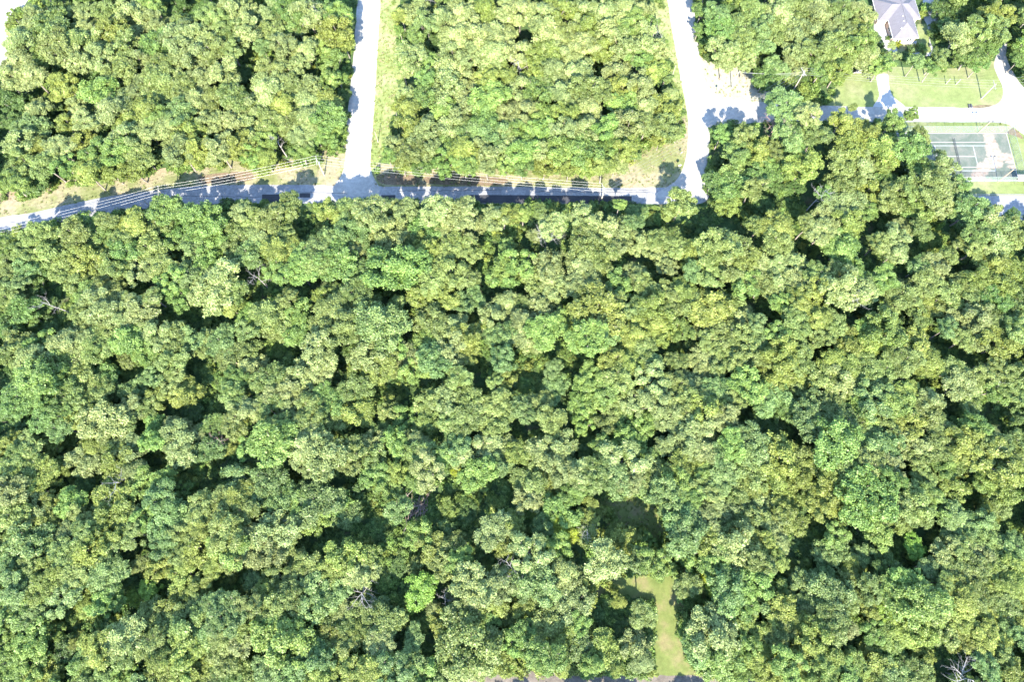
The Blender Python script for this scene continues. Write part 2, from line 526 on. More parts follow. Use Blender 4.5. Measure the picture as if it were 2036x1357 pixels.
def trunk_mb(seed, cen, base=-2.35):
    """Tapered, slightly crooked trunk with limbs that reach into the lobes (crown radius 1)."""
    r = random.Random(seed)
    m = MB()
    fork = Vector((r.uniform(-.08, .08), r.uniform(-.08, .08), -0.55))
    m.tube([(0, 0, base), (0, 0, base + .12), (r.uniform(-.05, .05), r.uniform(-.05, .05), -1.3), fork, fork + Vector((r.uniform(-.06, .06), r.uniform(-.06, .06), .45))], [.075, .058, .05, .042, .018], 7)
    idx = list(range(len(cen)))
    r.shuffle(idx)
    for k in idx[:7]:
        c = Vector(cen[k])
        s = fork + Vector((0, 0, r.uniform(-.25, .15)))
        mid = s.lerp(c, .5) + Vector((r.uniform(-.08, .08), r.uniform(-.08, .08), -.07))
        m.tube([s, mid, c, c + (c - mid) * .45 + Vector((0, 0, .08))], [.028, .02, .012, .004], 5)
    return m


KINDS = [
    dict(seed=11), dict(seed=12, lobes=11, lobe_r=(.24, .40), spread=.68), dict(seed=13, lobes=7, lobe_r=(.34, .52), spread=.55, clumps=(7, 10)),
    dict(seed=14, lobes=13, lobe_r=(.20, .36), spread=.74, tufts=2800), dict(seed=15, lobes=8, spread=.66, flat=.6, clump_r=(.14, .25)),
    dict(seed=16, lobes=10, flat=.45, spread=.70), dict(seed=17, lobes=7, lobe_r=(.34, .5), spread=.55, flat=.65, clump_r=(.10, .17), clumps=(8, 12)),
    dict(seed=18, lobes=11, tufts=2200, lobe_r=(.2, .36), spread=.78, flat=.55, clump_r=(.10, .18)), dict(seed=19, lobes=9, spiky=.25, spread=.56, clump_r=(.09, .16), clumps=(7, 10)),
    dict(seed=20, lobes=10, tufts=2900, lobe_r=(.24, .44), spread=.64, leaf=.036, flat=.75, clumps=(8, 13), clump_r=(.10, .18)),
    dict(seed=21, lobes=6, lobe_r=(.3, .5), spread=.72, clumps=(6, 9)), dict(seed=22, lobes=12, lobe_r=(.2, .42), spread=.72, clump_r=(.11, .22)),
]
CROWNS = []
for kd in KINDS:
    V, lv, cen = crown_arrays(**kd)
    CROWNS.append((V, lv, cen))
CROWN_MESH = [leaf_mesh('crown', V, lv, LEAF['o']) for V, lv, _ in CROWNS]
TRUNK_MB = [trunk_mb(k, c[2]) for k, c in enumerate(CROWNS)]
TRUNK_MESH = [m.mesh('trunk', BARK) for m in TRUNK_MB]


# ---------------------------------------------------------------- scattering one mass as one object (geometry nodes inside the object itself)
def scatter(name, variants, mats, pts, label=None, kind='stuff'):
    """variants: list of (V (n,3), faces list or None for quads, material index, leafvar or None); pts: array of x y z rx ry rz sx sy sz pick."""
    Vs, loops, starts, mi, lv, vid = [], [], [], [], [], []
    off, lo = 0, 0
    for k, pieces in enumerate(variants):
        for V, faces, m, l in pieces:
            if faces is None:
                nf = len(V) // 4
                L = np.arange(nf * 4, dtype=np.int32) + off
                S = np.arange(0, nf * 4, 4, dtype=np.int32) + lo
                lvv = l
            else:
                L = np.array([i + off for f in faces for i in f], dtype=np.int32)
                ln = np.array([len(f) for f in faces])
                S = (np.concatenate([[0], np.cumsum(ln)[:-1]]) + lo).astype(np.int32)
                nf = len(faces)
                lvv = np.full(nf, .5)
            Vs.append(np.asarray(V, dtype=np.float32))
            loops.append(L)
            starts.append(S)
            mi.append(np.full(nf, m, dtype=np.int32))
            lv.append(lvv)
            vid.append(np.full(len(V), k, dtype=np.int32))
            off += len(V)
            lo += len(L)
    n = len(pts)
    Vs.append(pts[:, :3].astype(np.float32))
    vid.append(np.full(n, -1, dtype=np.int32))
    V = np.concatenate(Vs)
    me = bpy.data.meshes.new(name)
    me.vertices.add(len(V))
    me.vertices.foreach_set('co', V.ravel())
    L, S = np.concatenate(loops), np.concatenate(starts)
    me.loops.add(len(L))
    me.loops.foreach_set('vertex_index', L)
    me.polygons.add(len(S))
    me.polygons.foreach_set('loop_start', S)
    me.polygons.foreach_set('material_index', np.concatenate(mi))
    for m in mats: me.materials.append(m)
    me.update(calc_edges=True)
    me.attributes.new('leafvar', 'FLOAT', 'FACE').data.foreach_set('value', np.concatenate(lv).astype(np.float32))
    me.attributes.new('vid', 'INT', 'POINT').data.foreach_set('value', np.concatenate(vid))
    nv = len(V) - n
    full = lambda a, d: np.concatenate([np.full((nv, a.shape[1]), d, dtype=np.float32), a.astype(np.float32)]).ravel()
    me.attributes.new('turn', 'FLOAT_VECTOR', 'POINT').data.foreach_set('vector', full(pts[:, 3:6], 0))
    me.attributes.new('size', 'FLOAT_VECTOR', 'POINT').data.foreach_set('vector', full(pts[:, 6:9], 1))
    me.attributes.new('pick', 'INT', 'POINT').data.foreach_set('value', np.concatenate([np.zeros(nv, dtype=np.int32), pts[:, 9].astype(np.int32)]))
    o = bpy.data.objects.new(name, me)
    C.objects.link(o)
    o['kind'] = kind
    if label: o['label'] = label
    ng = bpy.data.node_groups.new(name, 'GeometryNodeTree')
    ng.interface.new_socket('Geometry', in_out='INPUT', socket_type='NodeSocketGeometry')
    ng.interface.new_socket('Geometry', in_out='OUTPUT', socket_type='NodeSocketGeometry')
    N, K = ng.nodes, ng.links
    gi, go = N.new('NodeGroupInput'), N.new('NodeGroupOutput')

    def attr(nm, ty):
        a = N.new('GeometryNodeInputNamedAttribute')
        a.data_type = ty
        a.inputs['Name'].default_value = nm
        return a.outputs['Attribute']

    def equal(k):
        c = N.new('FunctionNodeCompare')
        c.data_type, c.operation = 'INT', 'EQUAL'
        K.new(attr('vid', 'INT'), c.inputs['A'] if c.inputs['A'].type == 'INT' else c.inputs[2])
        (c.inputs[3]).default_value = k
        return c.outputs['Result']

    def sep(k):
        s = N.new('GeometryNodeSeparateGeometry')
        s.domain = 'POINT'
        K.new(gi.outputs[0], s.inputs['Geometry'])
        K.new(equal(k), s.inputs['Selection'])
        return s.outputs['Selection']

    g2i = N.new('GeometryNodeGeometryToInstance')
    for k in reversed(range(len(variants))):
        K.new(sep(k), g2i.inputs[0])
    iop = N.new('GeometryNodeInstanceOnPoints')
    K.new(sep(-1), iop.inputs['Points'])
    K.new(g2i.outputs[0], iop.inputs['Instance'])
    iop.inputs['Pick Instance'].default_value = True
    K.new(attr('pick', 'INT'), iop.inputs['Instance Index'])
    e = N.new('FunctionNodeEulerToRotation')
    K.new(attr('turn', 'FLOAT_VECTOR'), e.inputs[0])
    K.new(e.outputs[0], iop.inputs['Rotation'])
    K.new(attr('size', 'FLOAT_VECTOR'), iop.inputs['Scale'])
    K.new(iop.outputs['Instances'], go.inputs[0])
    md = o.modifiers.new('scatter', 'NODES')
    md.node_group = ng
    return o


# ---------------------------------------------------------------- where every crown stands (centre and radius in photo pixels, and its hue)
CROWN_LIST = """
25,30,21l 64,32,27p 113,21,28d 163,21,21p 209,21,28o 262,25,28p 308,14,25g 354,14,21d 400,25,21g 428,32,30o 470,21,28p 535,21,27o 570,21,27g
609,25,27o 644,21,27g 676,25,27l 800,28,25y 828,21,27p 881,32,28p 920,25,28p 963,21,28y 1002,25,25p 1034,21,27p 1073,25,28p 1116,21,28y 1158,21,28p
1200,21,28p 1239,21,27p 1278,18,23p 1395,21,23g 1427,25,27b 1462,21,27d 1498,21,27o 1547,21,28p 1590,21,28o 1632,21,28p 1675,21,28o 1713,21,25p
1880,21,21d 1943,21,25p 1975,21,21y 1996,28,25y 2021,21,21d 39,74,27p 99,53,32o 152,74,32o 166,46,21p 198,78,28p 226,57,28y 269,60,25p 311,46,28o
350,78,30o 361,46,27o 396,67,28p 456,60,25o 492,60,28p 542,57,27o 588,46,27g 627,50,21p 666,60,27y 687,46,21o 793,60,23l 828,71,27g 850,46,27b
906,67,28p 945,67,28p 988,67,28p 1041,60,28y 1087,60,32p 1130,64,27o 1172,57,28y 1215,53,28p 1253,53,27g 1289,53,21l 1391,53,23g 1437,57,27g
1476,53,27o 1515,53,27b 1547,60,28o 1590,60,30p 1632,60,28d 1675,57,30p 1713,64,28y 1855,64,21d 1887,53,21d 1908,71,30p 1950,53,30o 1982,60,28o
2028,64,19d 32,117,28o 71,117,28g 106,92,32o 152,117,28p 195,113,30p 248,88,28o 276,117,28o 311,85,28g 393,106,28p 424,96,27o 460,99,28o 495,117,21b
524,92,21b 563,92,30p 606,96,27o 644,92,21g 683,85,21y 818,110,32p 857,117,27g 867,81,27d 896,103,27p 934,106,28p 977,110,28p 1009,103,21d
1034,103,28p 1077,103,30y 1119,103,27o 1161,92,30p 1204,96,27y 1243,88,27p 1268,110,27l 1282,81,28p 1310,99,23p 1413,81,23d 1413,113,11d 1441,96,27p
1476,92,27o 1512,92,23b 1547,99,28o 1583,99,28p 1625,99,30o 1667,99,32o 1706,96,28l 1724,113,25p 1728,81,21g 1774,88,18p 1784,110,21p 1869,113,21o
1912,110,25d 1933,103,28g 1972,96,28g 2028,117,19g 21,152,27o 60,149,28o 106,134,27d 177,149,32d 237,141,30o 311,134,28o 354,131,27p 400,149,28o
442,141,28o 481,149,25d 538,138,28o 581,131,28p 623,127,28p 662,120,27g 673,156,21g 804,145,27p 843,152,28g 885,141,28p 924,152,27p 966,152,32y
1005,149,25y 1062,141,27y 1101,141,27p 1144,141,30p 1186,134,28p 1229,141,28p 1303,138,25y 1324,152,18g 1444,120,25p 1483,120,21p 1490,149,23g
1522,120,25d 1522,152,21g 1544,138,25b 1579,127,25p 1632,138,25g 1667,138,28y 1752,127,27l 1823,120,23b 1855,131,21g 1950,124,25g 32,198,30d
124,166,28y 198,180,32g 248,198,28o 276,170,27o 318,166,32o 368,170,27o 393,198,27o 424,198,27o 467,191,27o 531,173,27p 570,170,28o 613,173,27p
648,166,25l 680,191,21d 807,184,27p 846,191,28g 888,177,30p 927,191,28p 970,191,32l 1009,184,25p 1034,177,28o 1077,180,28g 1119,184,27p 1161,177,28o
1197,180,25o 1236,173,27y 1275,170,28p 1321,173,18d 1331,191,21p 71,216,25o 106,212,25d 152,209,27o 219,212,28o 262,233,28y 290,212,25y 311,230,25g
354,226,32b 460,230,28o 495,212,25p 528,212,27o 560,205,25y 602,205,28o 613,237,28p 644,202,28y 651,233,28g 676,230,21d 786,212,19y 814,212,23y
846,226,27y 881,216,27g 913,226,28p 959,230,30g 1002,226,27p 1041,219,27p 1084,226,27g 1126,223,28y 1169,219,28p 1211,216,27b 1239,202,27l
1282,209,28p 1324,216,27y 1349,233,19g 1448,233,27b 1487,233,28b 1561,212,39b 1611,226,39p 1696,212,28o 1809,230,32l 21,241,25d 60,255,27b 92,258,21d
131,244,28y 170,241,30o 212,248,27d 248,269,28p 294,262,27p 336,255,28o 378,262,28y 421,241,28o 495,255,28o 531,279,27g 538,244,28o 574,244,25o
598,272,25o 630,269,25l 655,272,23g 659,255,21l 789,255,21d 814,248,23y 850,258,27p 892,255,28p 934,262,28b 977,262,32b 1009,269,23p 1038,262,27g
1077,255,27l 1119,258,30p 1161,258,28o 1204,255,28l 1246,248,28p 1289,244,28o 1310,279,19y 1324,255,27o 1349,258,18g 1437,265,27g 1480,269,28o
1568,269,28b 1622,269,32o 1675,241,32y 1717,265,28y 1781,241,27g 1827,269,28o 39,283,25o 81,294,27y 120,294,30o 163,283,28y 198,304,28g 241,304,28g
279,304,27o 315,308,25d 357,297,27p 393,297,27y 432,294,28o 474,287,27y 502,308,21g 524,318,21y 552,308,21l 602,301,19g 627,308,16d 772,311,27g
782,283,28p 814,301,27o 846,294,27p 885,294,28l 924,301,28y 966,301,28p 1005,301,25p 1041,301,27l 1084,294,27p 1126,297,30g 1169,301,27g 1211,294,27l
1246,294,25y 1264,311,16b 1275,283,25p 1430,318,25d 1462,304,32g 1508,301,28y 1540,301,25o 1579,304,27g 1682,318,28o 1696,290,30y 1759,294,28y
1805,294,28g 11,325,21d 42,325,30o 64,357,28d 88,329,27o 131,329,27g 173,340,27y 219,340,27y 262,336,23y 804,325,23y 843,322,23g 885,322,27l
924,325,25g 966,329,23p 1005,329,23g 1041,329,21g 1084,329,21y 1130,333,23y 1169,329,21y 1200,325,30y 1229,322,19o 1466,340,28o 1515,340,27g
1547,340,25d 1597,329,28y 1643,329,27y 1678,357,28o 1713,329,27p 1724,354,27d 1759,322,28y 1759,354,27g 1795,333,27d 1834,333,30g 1869,329,27p
21,361,28l 1416,361,19b 1455,371,32g 1498,375,27o 1547,375,28o 1586,371,27o 1643,382,28g 1724,375,28y 1770,393,30o 1809,375,32o 1848,375,32o
1883,371,28p 1912,364,27g 212,437,25o 325,419,32g 354,405,25b 400,433,39l 478,419,25p 502,433,21o 538,433,27o 574,408,27o 662,422,25y 694,419,30o
740,419,39p 768,405,21p 807,415,28p 864,419,39p 910,422,32p 984,433,21p 1005,426,21y 1041,422,28y 1073,419,25o 1158,426,32p 1232,407,27l 1268,421,16b
1331,424,21y 1356,400,39o 1448,407,32y 1515,410,25d 1643,439,30p 1660,419,28p 1689,410,34p 1724,421,23l 1809,410,28g 1841,410,27l 1873,403,28p
1908,407,30b 1936,417,28b 1965,439,27p 1986,414,25y 2011,428,23b 71,465,32o 149,461,27o 187,444,21g 202,472,28g 244,468,27o 262,440,23y 308,451,27o
340,479,27g 361,447,28g 424,461,32l 478,454,27o 502,476,25p 531,472,27p 560,461,30o 676,465,27b 708,451,32b 708,476,27b 754,447,27p 779,458,28p
818,476,27o 846,458,27g 892,458,27p 931,454,28p 1066,468,18p 1101,447,27p 1158,479,28o 1186,451,28p 1232,454,28p 1261,440,25b 1321,472,32o
1374,446,21d 1409,456,21d 1480,456,25d 1512,449,25o 1547,449,28y 1547,479,28o 1607,449,27o 1636,461,30p 1685,444,30y 1756,456,28o 1774,472,34p
1795,453,30p 1834,456,28o 1943,463,28g 1979,479,28p 1986,460,25g 2014,468,27o 18,493,21l 53,504,27o 96,490,32o 141,497,30o 212,504,27y 255,500,28g
301,493,28o 354,514,21d 389,490,30b 467,490,27o 495,507,28b 556,497,35y 598,507,25g 634,486,30b 697,500,27p 754,518,28b 765,483,28p 828,518,27g
850,490,27y 896,490,28o 934,500,27o 1005,486,21g 1190,497,30o 1222,483,28p 1275,483,28p 1314,504,30p 1349,490,27o 1381,507,27y 1427,493,39o
1455,483,28o 1487,514,27y 1675,490,30l 1745,483,27o 1781,500,27p 1887,507,27o 1912,486,21o 1943,497,27o 21,532,25o 53,536,28b 88,532,28d 124,529,28o
152,557,30o 170,521,30y 195,536,30o 233,532,28o 279,536,30p 318,529,27o 340,557,27l 375,543,27b 407,521,27l 549,539,30l 595,536,32l 627,521,27o
666,521,32g 722,532,27b 786,532,46l 853,553,27o 892,539,35o 927,550,27o 998,550,25l 1005,529,25l 1034,521,27l 1066,557,27o 1091,532,35p 1154,525,28p
1197,536,28o 1264,550,27p 1331,529,27p 1377,539,28b 1413,546,30o 1455,532,30o 1515,525,27p 1547,521,28p 1579,529,28p 1625,546,28o 1660,539,28o
1696,536,25l 1738,529,28o 1830,532,27b 1862,529,27p 1950,550,28y 1979,521,27y 2021,529,21y 21,592,28o 32,564,28b 71,571,27d 113,564,28o 170,582,27g
212,575,27o 255,599,28o 301,589,28o 357,589,28l 400,582,27p 432,564,42p 463,578,28o 574,592,32o 644,589,25y 669,578,27o 708,585,42o 740,599,21o
835,582,27y 878,589,28y 942,592,21b 1080,599,28p 1108,571,27p 1158,560,30p 1193,578,27o 1232,564,28g 1285,571,28o 1328,582,28o 1356,578,27y
1480,560,30l 1515,567,27o 1547,564,28p 1586,560,30p 1590,592,30y 1629,578,30y 1678,571,35p 1713,578,28p 1752,560,27l 1788,592,30o 1823,575,27p
1844,560,27o 1890,582,27o 1915,599,28o 1919,560,28o 1950,596,27o 1986,592,27g 1996,560,32y 46,613,25g 64,628,27g 92,613,25d 159,624,27o 198,610,32p
237,628,27p 276,613,27p 460,610,21y 492,624,27l 538,624,32o 595,621,32l 659,624,35o 789,610,30o 850,613,27d 917,606,28b 980,628,27p 1005,606,25p
1041,606,25o 1108,635,25l 1154,628,27o 1183,617,39y 1229,606,27o 1264,613,28b 1299,610,28y 1335,610,27o 1377,606,27o 1409,613,34y 1444,610,27o
1473,628,27p 1547,603,27l 1586,638,28o 1629,628,32y 1675,624,18o 1721,606,27d 1823,635,27o 1837,606,28y 1862,606,27o 1912,628,27p 1950,635,28p
2021,606,27o 21,649,27d 103,649,27d 152,642,18l 159,677,28p 177,642,27o 212,649,28o 258,670,32l 304,663,30p 347,670,28o 375,674,27b 492,659,25b
556,652,27o 591,656,25l 641,649,27o 680,652,32o 719,663,27b 751,642,39b 786,656,25b 864,645,35o 906,649,27p 927,674,28y 998,663,27b 1041,642,27p
1045,670,27p 1084,659,32l 1172,674,42l 1211,656,28b 1264,649,30y 1299,642,28y 1324,656,27y 1353,656,27l 1409,649,27p 1444,659,28o 1476,674,27o
1505,642,27b 1515,677,25b 1547,663,27l 1632,674,27o 1657,642,27o 1724,649,27l 1752,652,39l 1883,652,34b 1915,677,27o 1986,642,27o 2021,656,27o
21,705,28o 42,681,28o 60,716,27p 85,684,27l 127,691,28p 170,709,27o 198,684,30o 248,713,27o 283,698,28l 340,716,30o 410,684,28o 442,681,28b
456,709,28o 495,691,27o 637,698,35p 687,691,28o 729,705,27p 779,688,28l 814,705,30p 839,681,30l 864,716,28b 896,698,28p 931,705,27y 998,713,27b
1052,705,14y 1080,698,12y 1246,681,28y 1282,691,28o 1345,716,30o 1374,691,28b 1406,681,28o 1441,691,28o 1476,716,27o 1512,713,27o 1547,698,30y
1590,691,27o 1685,681,27y 1721,688,28y 1770,709,27o 1781,684,30l 1820,688,28y 1950,681,27p 1993,681,28y 21,744,21d 67,755,39l 92,723,32l 113,758,28g
124,720,25d 163,751,30o 202,744,27g 301,751,28b 347,755,28o 382,720,28o 421,723,27l 470,751,28l 495,727,27p 531,751,27o 570,755,28o 606,741,27p
637,737,28p 712,734,28y 733,744,27y 758,727,30y 789,737,27o 821,734,30l 878,748,27b 910,751,35o 984,758,21o 1005,751,21y 1101,734,21b 1172,755,32l
1211,720,32y 1222,748,28o 1246,720,28y 1289,720,28b 1296,755,30p 1395,723,30p 1437,727,28o 1519,755,21y 1547,741,27y 1583,751,28y 1590,720,28o
1643,748,28o 1660,720,27y 1678,755,27p 1692,727,28y 1724,734,27o 1763,737,25o 1802,720,32o 1844,720,28y 1894,734,27o 1926,720,27o 1950,748,28o
1986,734,27o 2018,744,27o 35,797,28g 88,794,28l 138,790,28o 191,780,28o 219,776,27d 265,773,35b 322,787,25y 368,783,28y 463,787,30o 495,780,27p
549,780,28p 595,773,28p 669,762,25d 708,773,28o 779,794,19y 818,776,18l 888,794,28p 927,790,27o 1045,762,18l 1105,773,27b 1158,787,30l 1204,773,28g
1253,769,28o 1310,797,28p 1338,762,28o 1353,787,28o 1374,762,28p 1381,794,28o 1427,769,27b 1459,797,27o 1487,766,39l 1512,794,28b 1547,787,30b
1586,783,27o 1660,776,28o 1738,794,35b 1805,776,30y 1851,797,28p 1915,766,30p 1933,787,27o 1979,776,28l 2018,780,27o 28,829,32d 81,833,28g 124,815,28g
163,826,27y 255,812,28p 294,812,27o 382,822,34p 485,819,28p 531,808,27o 574,815,27p 613,815,30o 651,801,28g 694,801,39y 722,819,28y 775,819,21o
811,829,28l 850,801,28o 857,836,27l 899,833,28o 931,836,27o 988,801,27o 1041,815,27b 1073,804,28o 1098,836,27o 1179,808,30l 1204,836,30o 1225,808,28o
1268,804,30p 1289,836,28l 1328,829,30p 1367,826,28o 1406,815,28y 1444,829,32p 1490,819,25d 1561,822,25g 1607,836,39b 1618,804,27b 1660,808,27o
1721,815,27l 1767,812,27b 1788,804,27l 1844,819,27o 1897,812,21y 1986,822,25p 2018,826,27d 117,850,27b 147,871,22b 205,840,35p 244,843,25o 304,878,27l
304,847,21l 350,850,25p 396,871,27p 424,850,27g 467,847,27o 539,878,37l 552,843,27o 616,847,27o 655,840,28o 758,850,25g 988,840,28o 1161,840,28l
1240,878,27l 1246,843,28l 1388,850,25p 1515,843,25d 1533,850,21d 1675,840,28b 1710,847,27o 1756,843,27o 1805,840,27y 1815,875,27p 1873,843,27o
1943,847,21l 1984,878,26b 22,919,29o 22,882,27y 55,882,27o 55,911,27o 99,886,20y 169,919,29p 183,893,27y 216,882,27o 231,915,29y 257,893,27p
352,882,33p 414,897,26b 458,889,22y 495,882,26l 565,889,27l 605,915,27p 613,882,29p 646,908,40p 693,893,35o 737,882,29p 748,915,29o 788,882,27l
825,882,29p 832,908,27o 876,911,27l 906,893,29b 950,908,35p 986,889,29p 1005,915,27b 1038,897,31y 1079,897,29p 1112,889,27p 1159,900,27l 1192,882,29l
1203,904,27o 1240,919,38p 1269,889,27l 1302,915,29g 1335,882,29p 1375,882,29p 1408,897,27p 1438,908,27b 1460,882,27l 1493,882,29b 1515,904,29o
1548,908,33y 1588,908,27o 1654,882,44l 1684,900,27l 1735,882,33b 1768,893,29b 1837,900,29o 1874,882,27o 1911,919,27o 1914,882,27y 1947,893,27o
1984,919,37y 2021,882,27o 73,944,33y 110,937,27y 267,944,27p 322,948,22l 532,955,29b 547,922,27d 616,959,18l 693,926,27o 745,948,31l 792,937,22y
825,959,22l 851,933,37p 909,939,13Y 950,944,31l 983,930,27b 1057,959,33o 1108,933,37p 1148,944,33p 1181,944,27o 1218,952,31b 1255,959,31p 1306,952,29o
1364,922,33y 1405,937,29l 1441,952,29b 1496,933,35o 1548,948,29y 1581,948,29y 1610,926,29y 1654,933,31y 1691,930,27o 1731,922,27o 1761,955,27l
1772,926,27p 1837,944,27o 1874,926,29l 1958,959,29l 2013,933,27y 22,977,31p 62,974,27y 139,996,31l 169,963,33l 224,981,35y 289,966,27l 322,992,37b
363,974,20l 447,974,15l 469,988,29y 487,963,37b 532,996,27b 558,988,27b 712,981,27d 774,966,27l 1049,996,31p 1086,966,27y 1141,974,27l 1284,963,27b
1324,981,33b 1350,963,27l 1372,996,31l 1405,977,29o 1460,977,29o 1493,966,27y 1511,999,27p 1548,996,29y 1581,988,29y 1625,981,29y 1662,974,27y
1698,981,29y 1731,992,48l 1761,992,29l 1819,999,31o 1845,981,27l 1892,970,27y 1988,999,29o 2002,970,29y 2032,977,22l 22,1018,27o 59,1007,29p
92,1032,27y 99,1003,27y 154,1029,27o 220,1021,31y 257,1036,27p 293,1025,27l 337,1036,31b 396,1014,31o 436,1003,31o 487,1014,29o 554,1018,27y
598,1003,27l 624,1003,40b 664,1003,29l 686,1021,27b 792,1014,27b 891,1010,18l 928,1014,33d 1115,1014,38l 1174,1018,22y 1324,1007,26b 1361,1032,31b
1427,1007,29p 1463,1018,27p 1485,1036,29o 1574,1032,37y 1636,1010,29y 1702,1014,27l 1783,1036,27y 1797,1007,27p 1830,1025,27o 1867,1007,27l
1900,1036,31b 1940,1036,35b 1966,1014,27y 22,1076,29o 66,1076,40b 121,1065,29p 161,1065,29o 205,1065,27y 257,1062,31o 330,1076,33b 366,1058,31o
403,1051,27y 447,1058,31o 491,1051,27o 543,1058,40p 576,1047,26p 627,1040,31l 767,1069,18l 836,1065,27l 876,1058,27d 983,1058,40p 1012,1043,26y
1082,1043,27b 1126,1054,29Y 1163,1051,22o 1225,1065,20y 1244,1076,27y 1291,1076,22l 1361,1065,37b 1397,1040,31p 1412,1076,27y 1445,1051,29o
1515,1043,27o 1548,1043,29p 1574,1076,27y 1662,1065,27l 1753,1058,35l 1925,1065,27y 1962,1058,31o 22,1117,27b 62,1113,27o 128,1102,29o 176,1098,27y
220,1109,29b 257,1102,27o 359,1102,27o 399,1095,29y 451,1087,37l 458,1117,22o 495,1087,31p 532,1095,33p 565,1087,27o 583,1117,27o 686,1102,40y
726,1117,33y 858,1091,27y 898,1087,27o 913,1117,29l 1001,1080,29y 1053,1102,40p 1108,1091,26l 1174,1095,27y 1203,1113,48p 1273,1113,24b 1302,1117,27l
1331,1109,27l 1386,1102,29l 1460,1087,40p 1496,1087,29y 1522,1087,26y 1548,1080,31p 1548,1117,27y 1610,1095,27o 1654,1095,27b 1717,1106,31b
1819,1087,31L 1878,1098,29p 1914,1095,29o 1944,1106,31p 1977,1117,27o 2013,1087,27b 103,1131,27y 143,1135,27o 205,1142,33b 249,1142,33p 278,1124,27o
322,1131,29y 363,1146,31y 425,1124,27y 502,1157,22b 525,1142,18L 558,1153,29o 620,1131,29o 660,1131,33y 712,1138,27p 792,1131,27b 825,1124,22o
880,1124,27o 1064,1157,40b 1115,1142,27p 1130,1157,27p 1225,1138,27p 1328,1131,18l 1419,1120,31l 1467,1124,29p 1507,1157,29l 1511,1120,27o
1636,1149,31b 1691,1124,26y 1761,1131,27g 1804,1153,27l 1852,1131,29b 1896,1131,27o 1936,1142,29o 1977,1153,27y 2017,1131,27y 22,1175,29b 44,1160,27g
81,1171,31y 121,1190,35b 198,1197,40l 227,1190,27l 264,1193,18L 293,1175,27L 300,1197,18y 348,1190,29y 396,1164,27y 532,1175,26y 583,1190,27o
594,1160,27p 631,1190,40b 664,1175,29b 834,1175,35L 906,1186,18p 942,1164,44p 953,1190,27p 975,1197,27y 997,1164,27p 1042,1171,27b 1090,1190,29l
1159,1182,27y 1233,1197,27y 1368,1168,27o 1416,1160,27Y 1445,1182,35b 1474,1160,27l 1548,1182,29l 1596,1164,29b 1629,1197,27b 1654,1182,40b
1691,1197,29o 1695,1164,27o 1731,1171,29o 1783,1175,29l 1878,1160,26o 1907,1190,29y 1940,1190,27o 1999,1197,29o 2021,1171,26y 29,1212,37g 62,1226,27b
172,1208,27y 304,1230,33o 337,1237,29o 381,1212,31o 421,1208,27b 451,1230,33b 491,1208,27o 539,1212,31o 686,1212,27p 726,1219,29o 756,1212,35b
818,1212,16L 862,1212,22p 917,1226,27p 968,1234,29g 1012,1226,22o 1049,1208,27y 1134,1208,40p 1189,1219,26d 1222,1230,18l 1277,1226,37o 1379,1230,13y
1474,1204,27l 1515,1204,29b 1548,1215,29y 1588,1212,27b 1610,1230,31p 1735,1212,31y 1768,1208,33L 1837,1201,40l 1867,1208,27l 1914,1226,29y
1958,1219,29y 1995,1234,27b 2024,1230,26y 22,1259,27l 66,1270,31l 110,1256,22l 150,1278,15y 216,1248,27y 238,1274,31p 377,1256,33o 414,1263,29b
443,1267,29o 480,1278,29p 495,1248,27y 532,1256,29l 558,1270,48l 620,1278,27l 664,1270,29y 675,1245,31o 715,1256,29y 748,1252,40o 781,1241,27o
803,1270,27b 825,1263,26b 880,1241,29y 895,1267,29p 931,1274,48o 1042,1256,27g 1082,1248,29o 1115,1263,29y 1152,1248,27l 1196,1259,26d 1240,1256,22d
1291,1274,22b 1372,1256,22l 1416,1263,40p 1452,1267,27o 1489,1245,27y 1515,1274,26Y 1548,1259,27o 1588,1248,27y 1629,1263,27y 1654,1241,37o
1684,1252,27p 1735,1256,27l 1761,1267,29l 1804,1259,31y 1845,1248,31y 1874,1248,29o 1914,1267,27y 1955,1263,29y 1988,1270,27y 2024,1267,26b
22,1307,33L 128,1292,27d 161,1314,27l 205,1292,31y 246,1307,27o 293,1281,29o 330,1285,29o 370,1300,33y 407,1311,29o 447,1303,27o 487,1318,27y
591,1296,35l 624,1314,31b 657,1311,29y 682,1296,29o 759,1285,29p 821,1314,27b 906,1307,27o 964,1292,37p 1001,1314,27y 1016,1281,26l 1086,1307,55l
1159,1292,27b 1203,1292,31y 1262,1285,27p 1277,1318,37p 1390,1296,33b 1430,1311,33g 1478,1285,27l 1511,1314,27y 1537,1281,20Y 1585,1285,26d
1607,1311,29y 1647,1314,29y 1731,1292,22y 1775,1296,27g 1834,1307,22y 1933,1296,27b 2002,1311,29o 22,1344,29l 62,1322,35L 84,1347,27y 169,1340,29l
205,1340,27g 246,1344,26l 293,1333,26d 322,1325,27y 352,1340,27l 396,1340,27y 440,1340,27b 487,1347,26o 532,1333,29b 569,1340,26b 635,1344,27y
701,1340,35y 745,1329,31y 781,1336,33b 840,1344,27l 862,1344,27b 924,1336,35p 957,1329,29p 1005,1340,22y 1115,1322,29y 1178,1325,31l 1225,1333,33y
1298,1336,27y 1434,1344,22l 1474,1340,29l 1522,1344,24y 1548,1340,29y 1570,1322,33l 1632,1340,27l 1680,1344,29l 1702,1322,27l 1746,1333,29y
1783,1340,33b 1819,1340,27o 1966,1333,29b 2021,1340,26y
"""
crowns = []
for w in CROWN_LIST.split():
    a, b, c = w.split(',')
    crowns.append((int(a), int(b), int(c[:-1]), c[-1]))


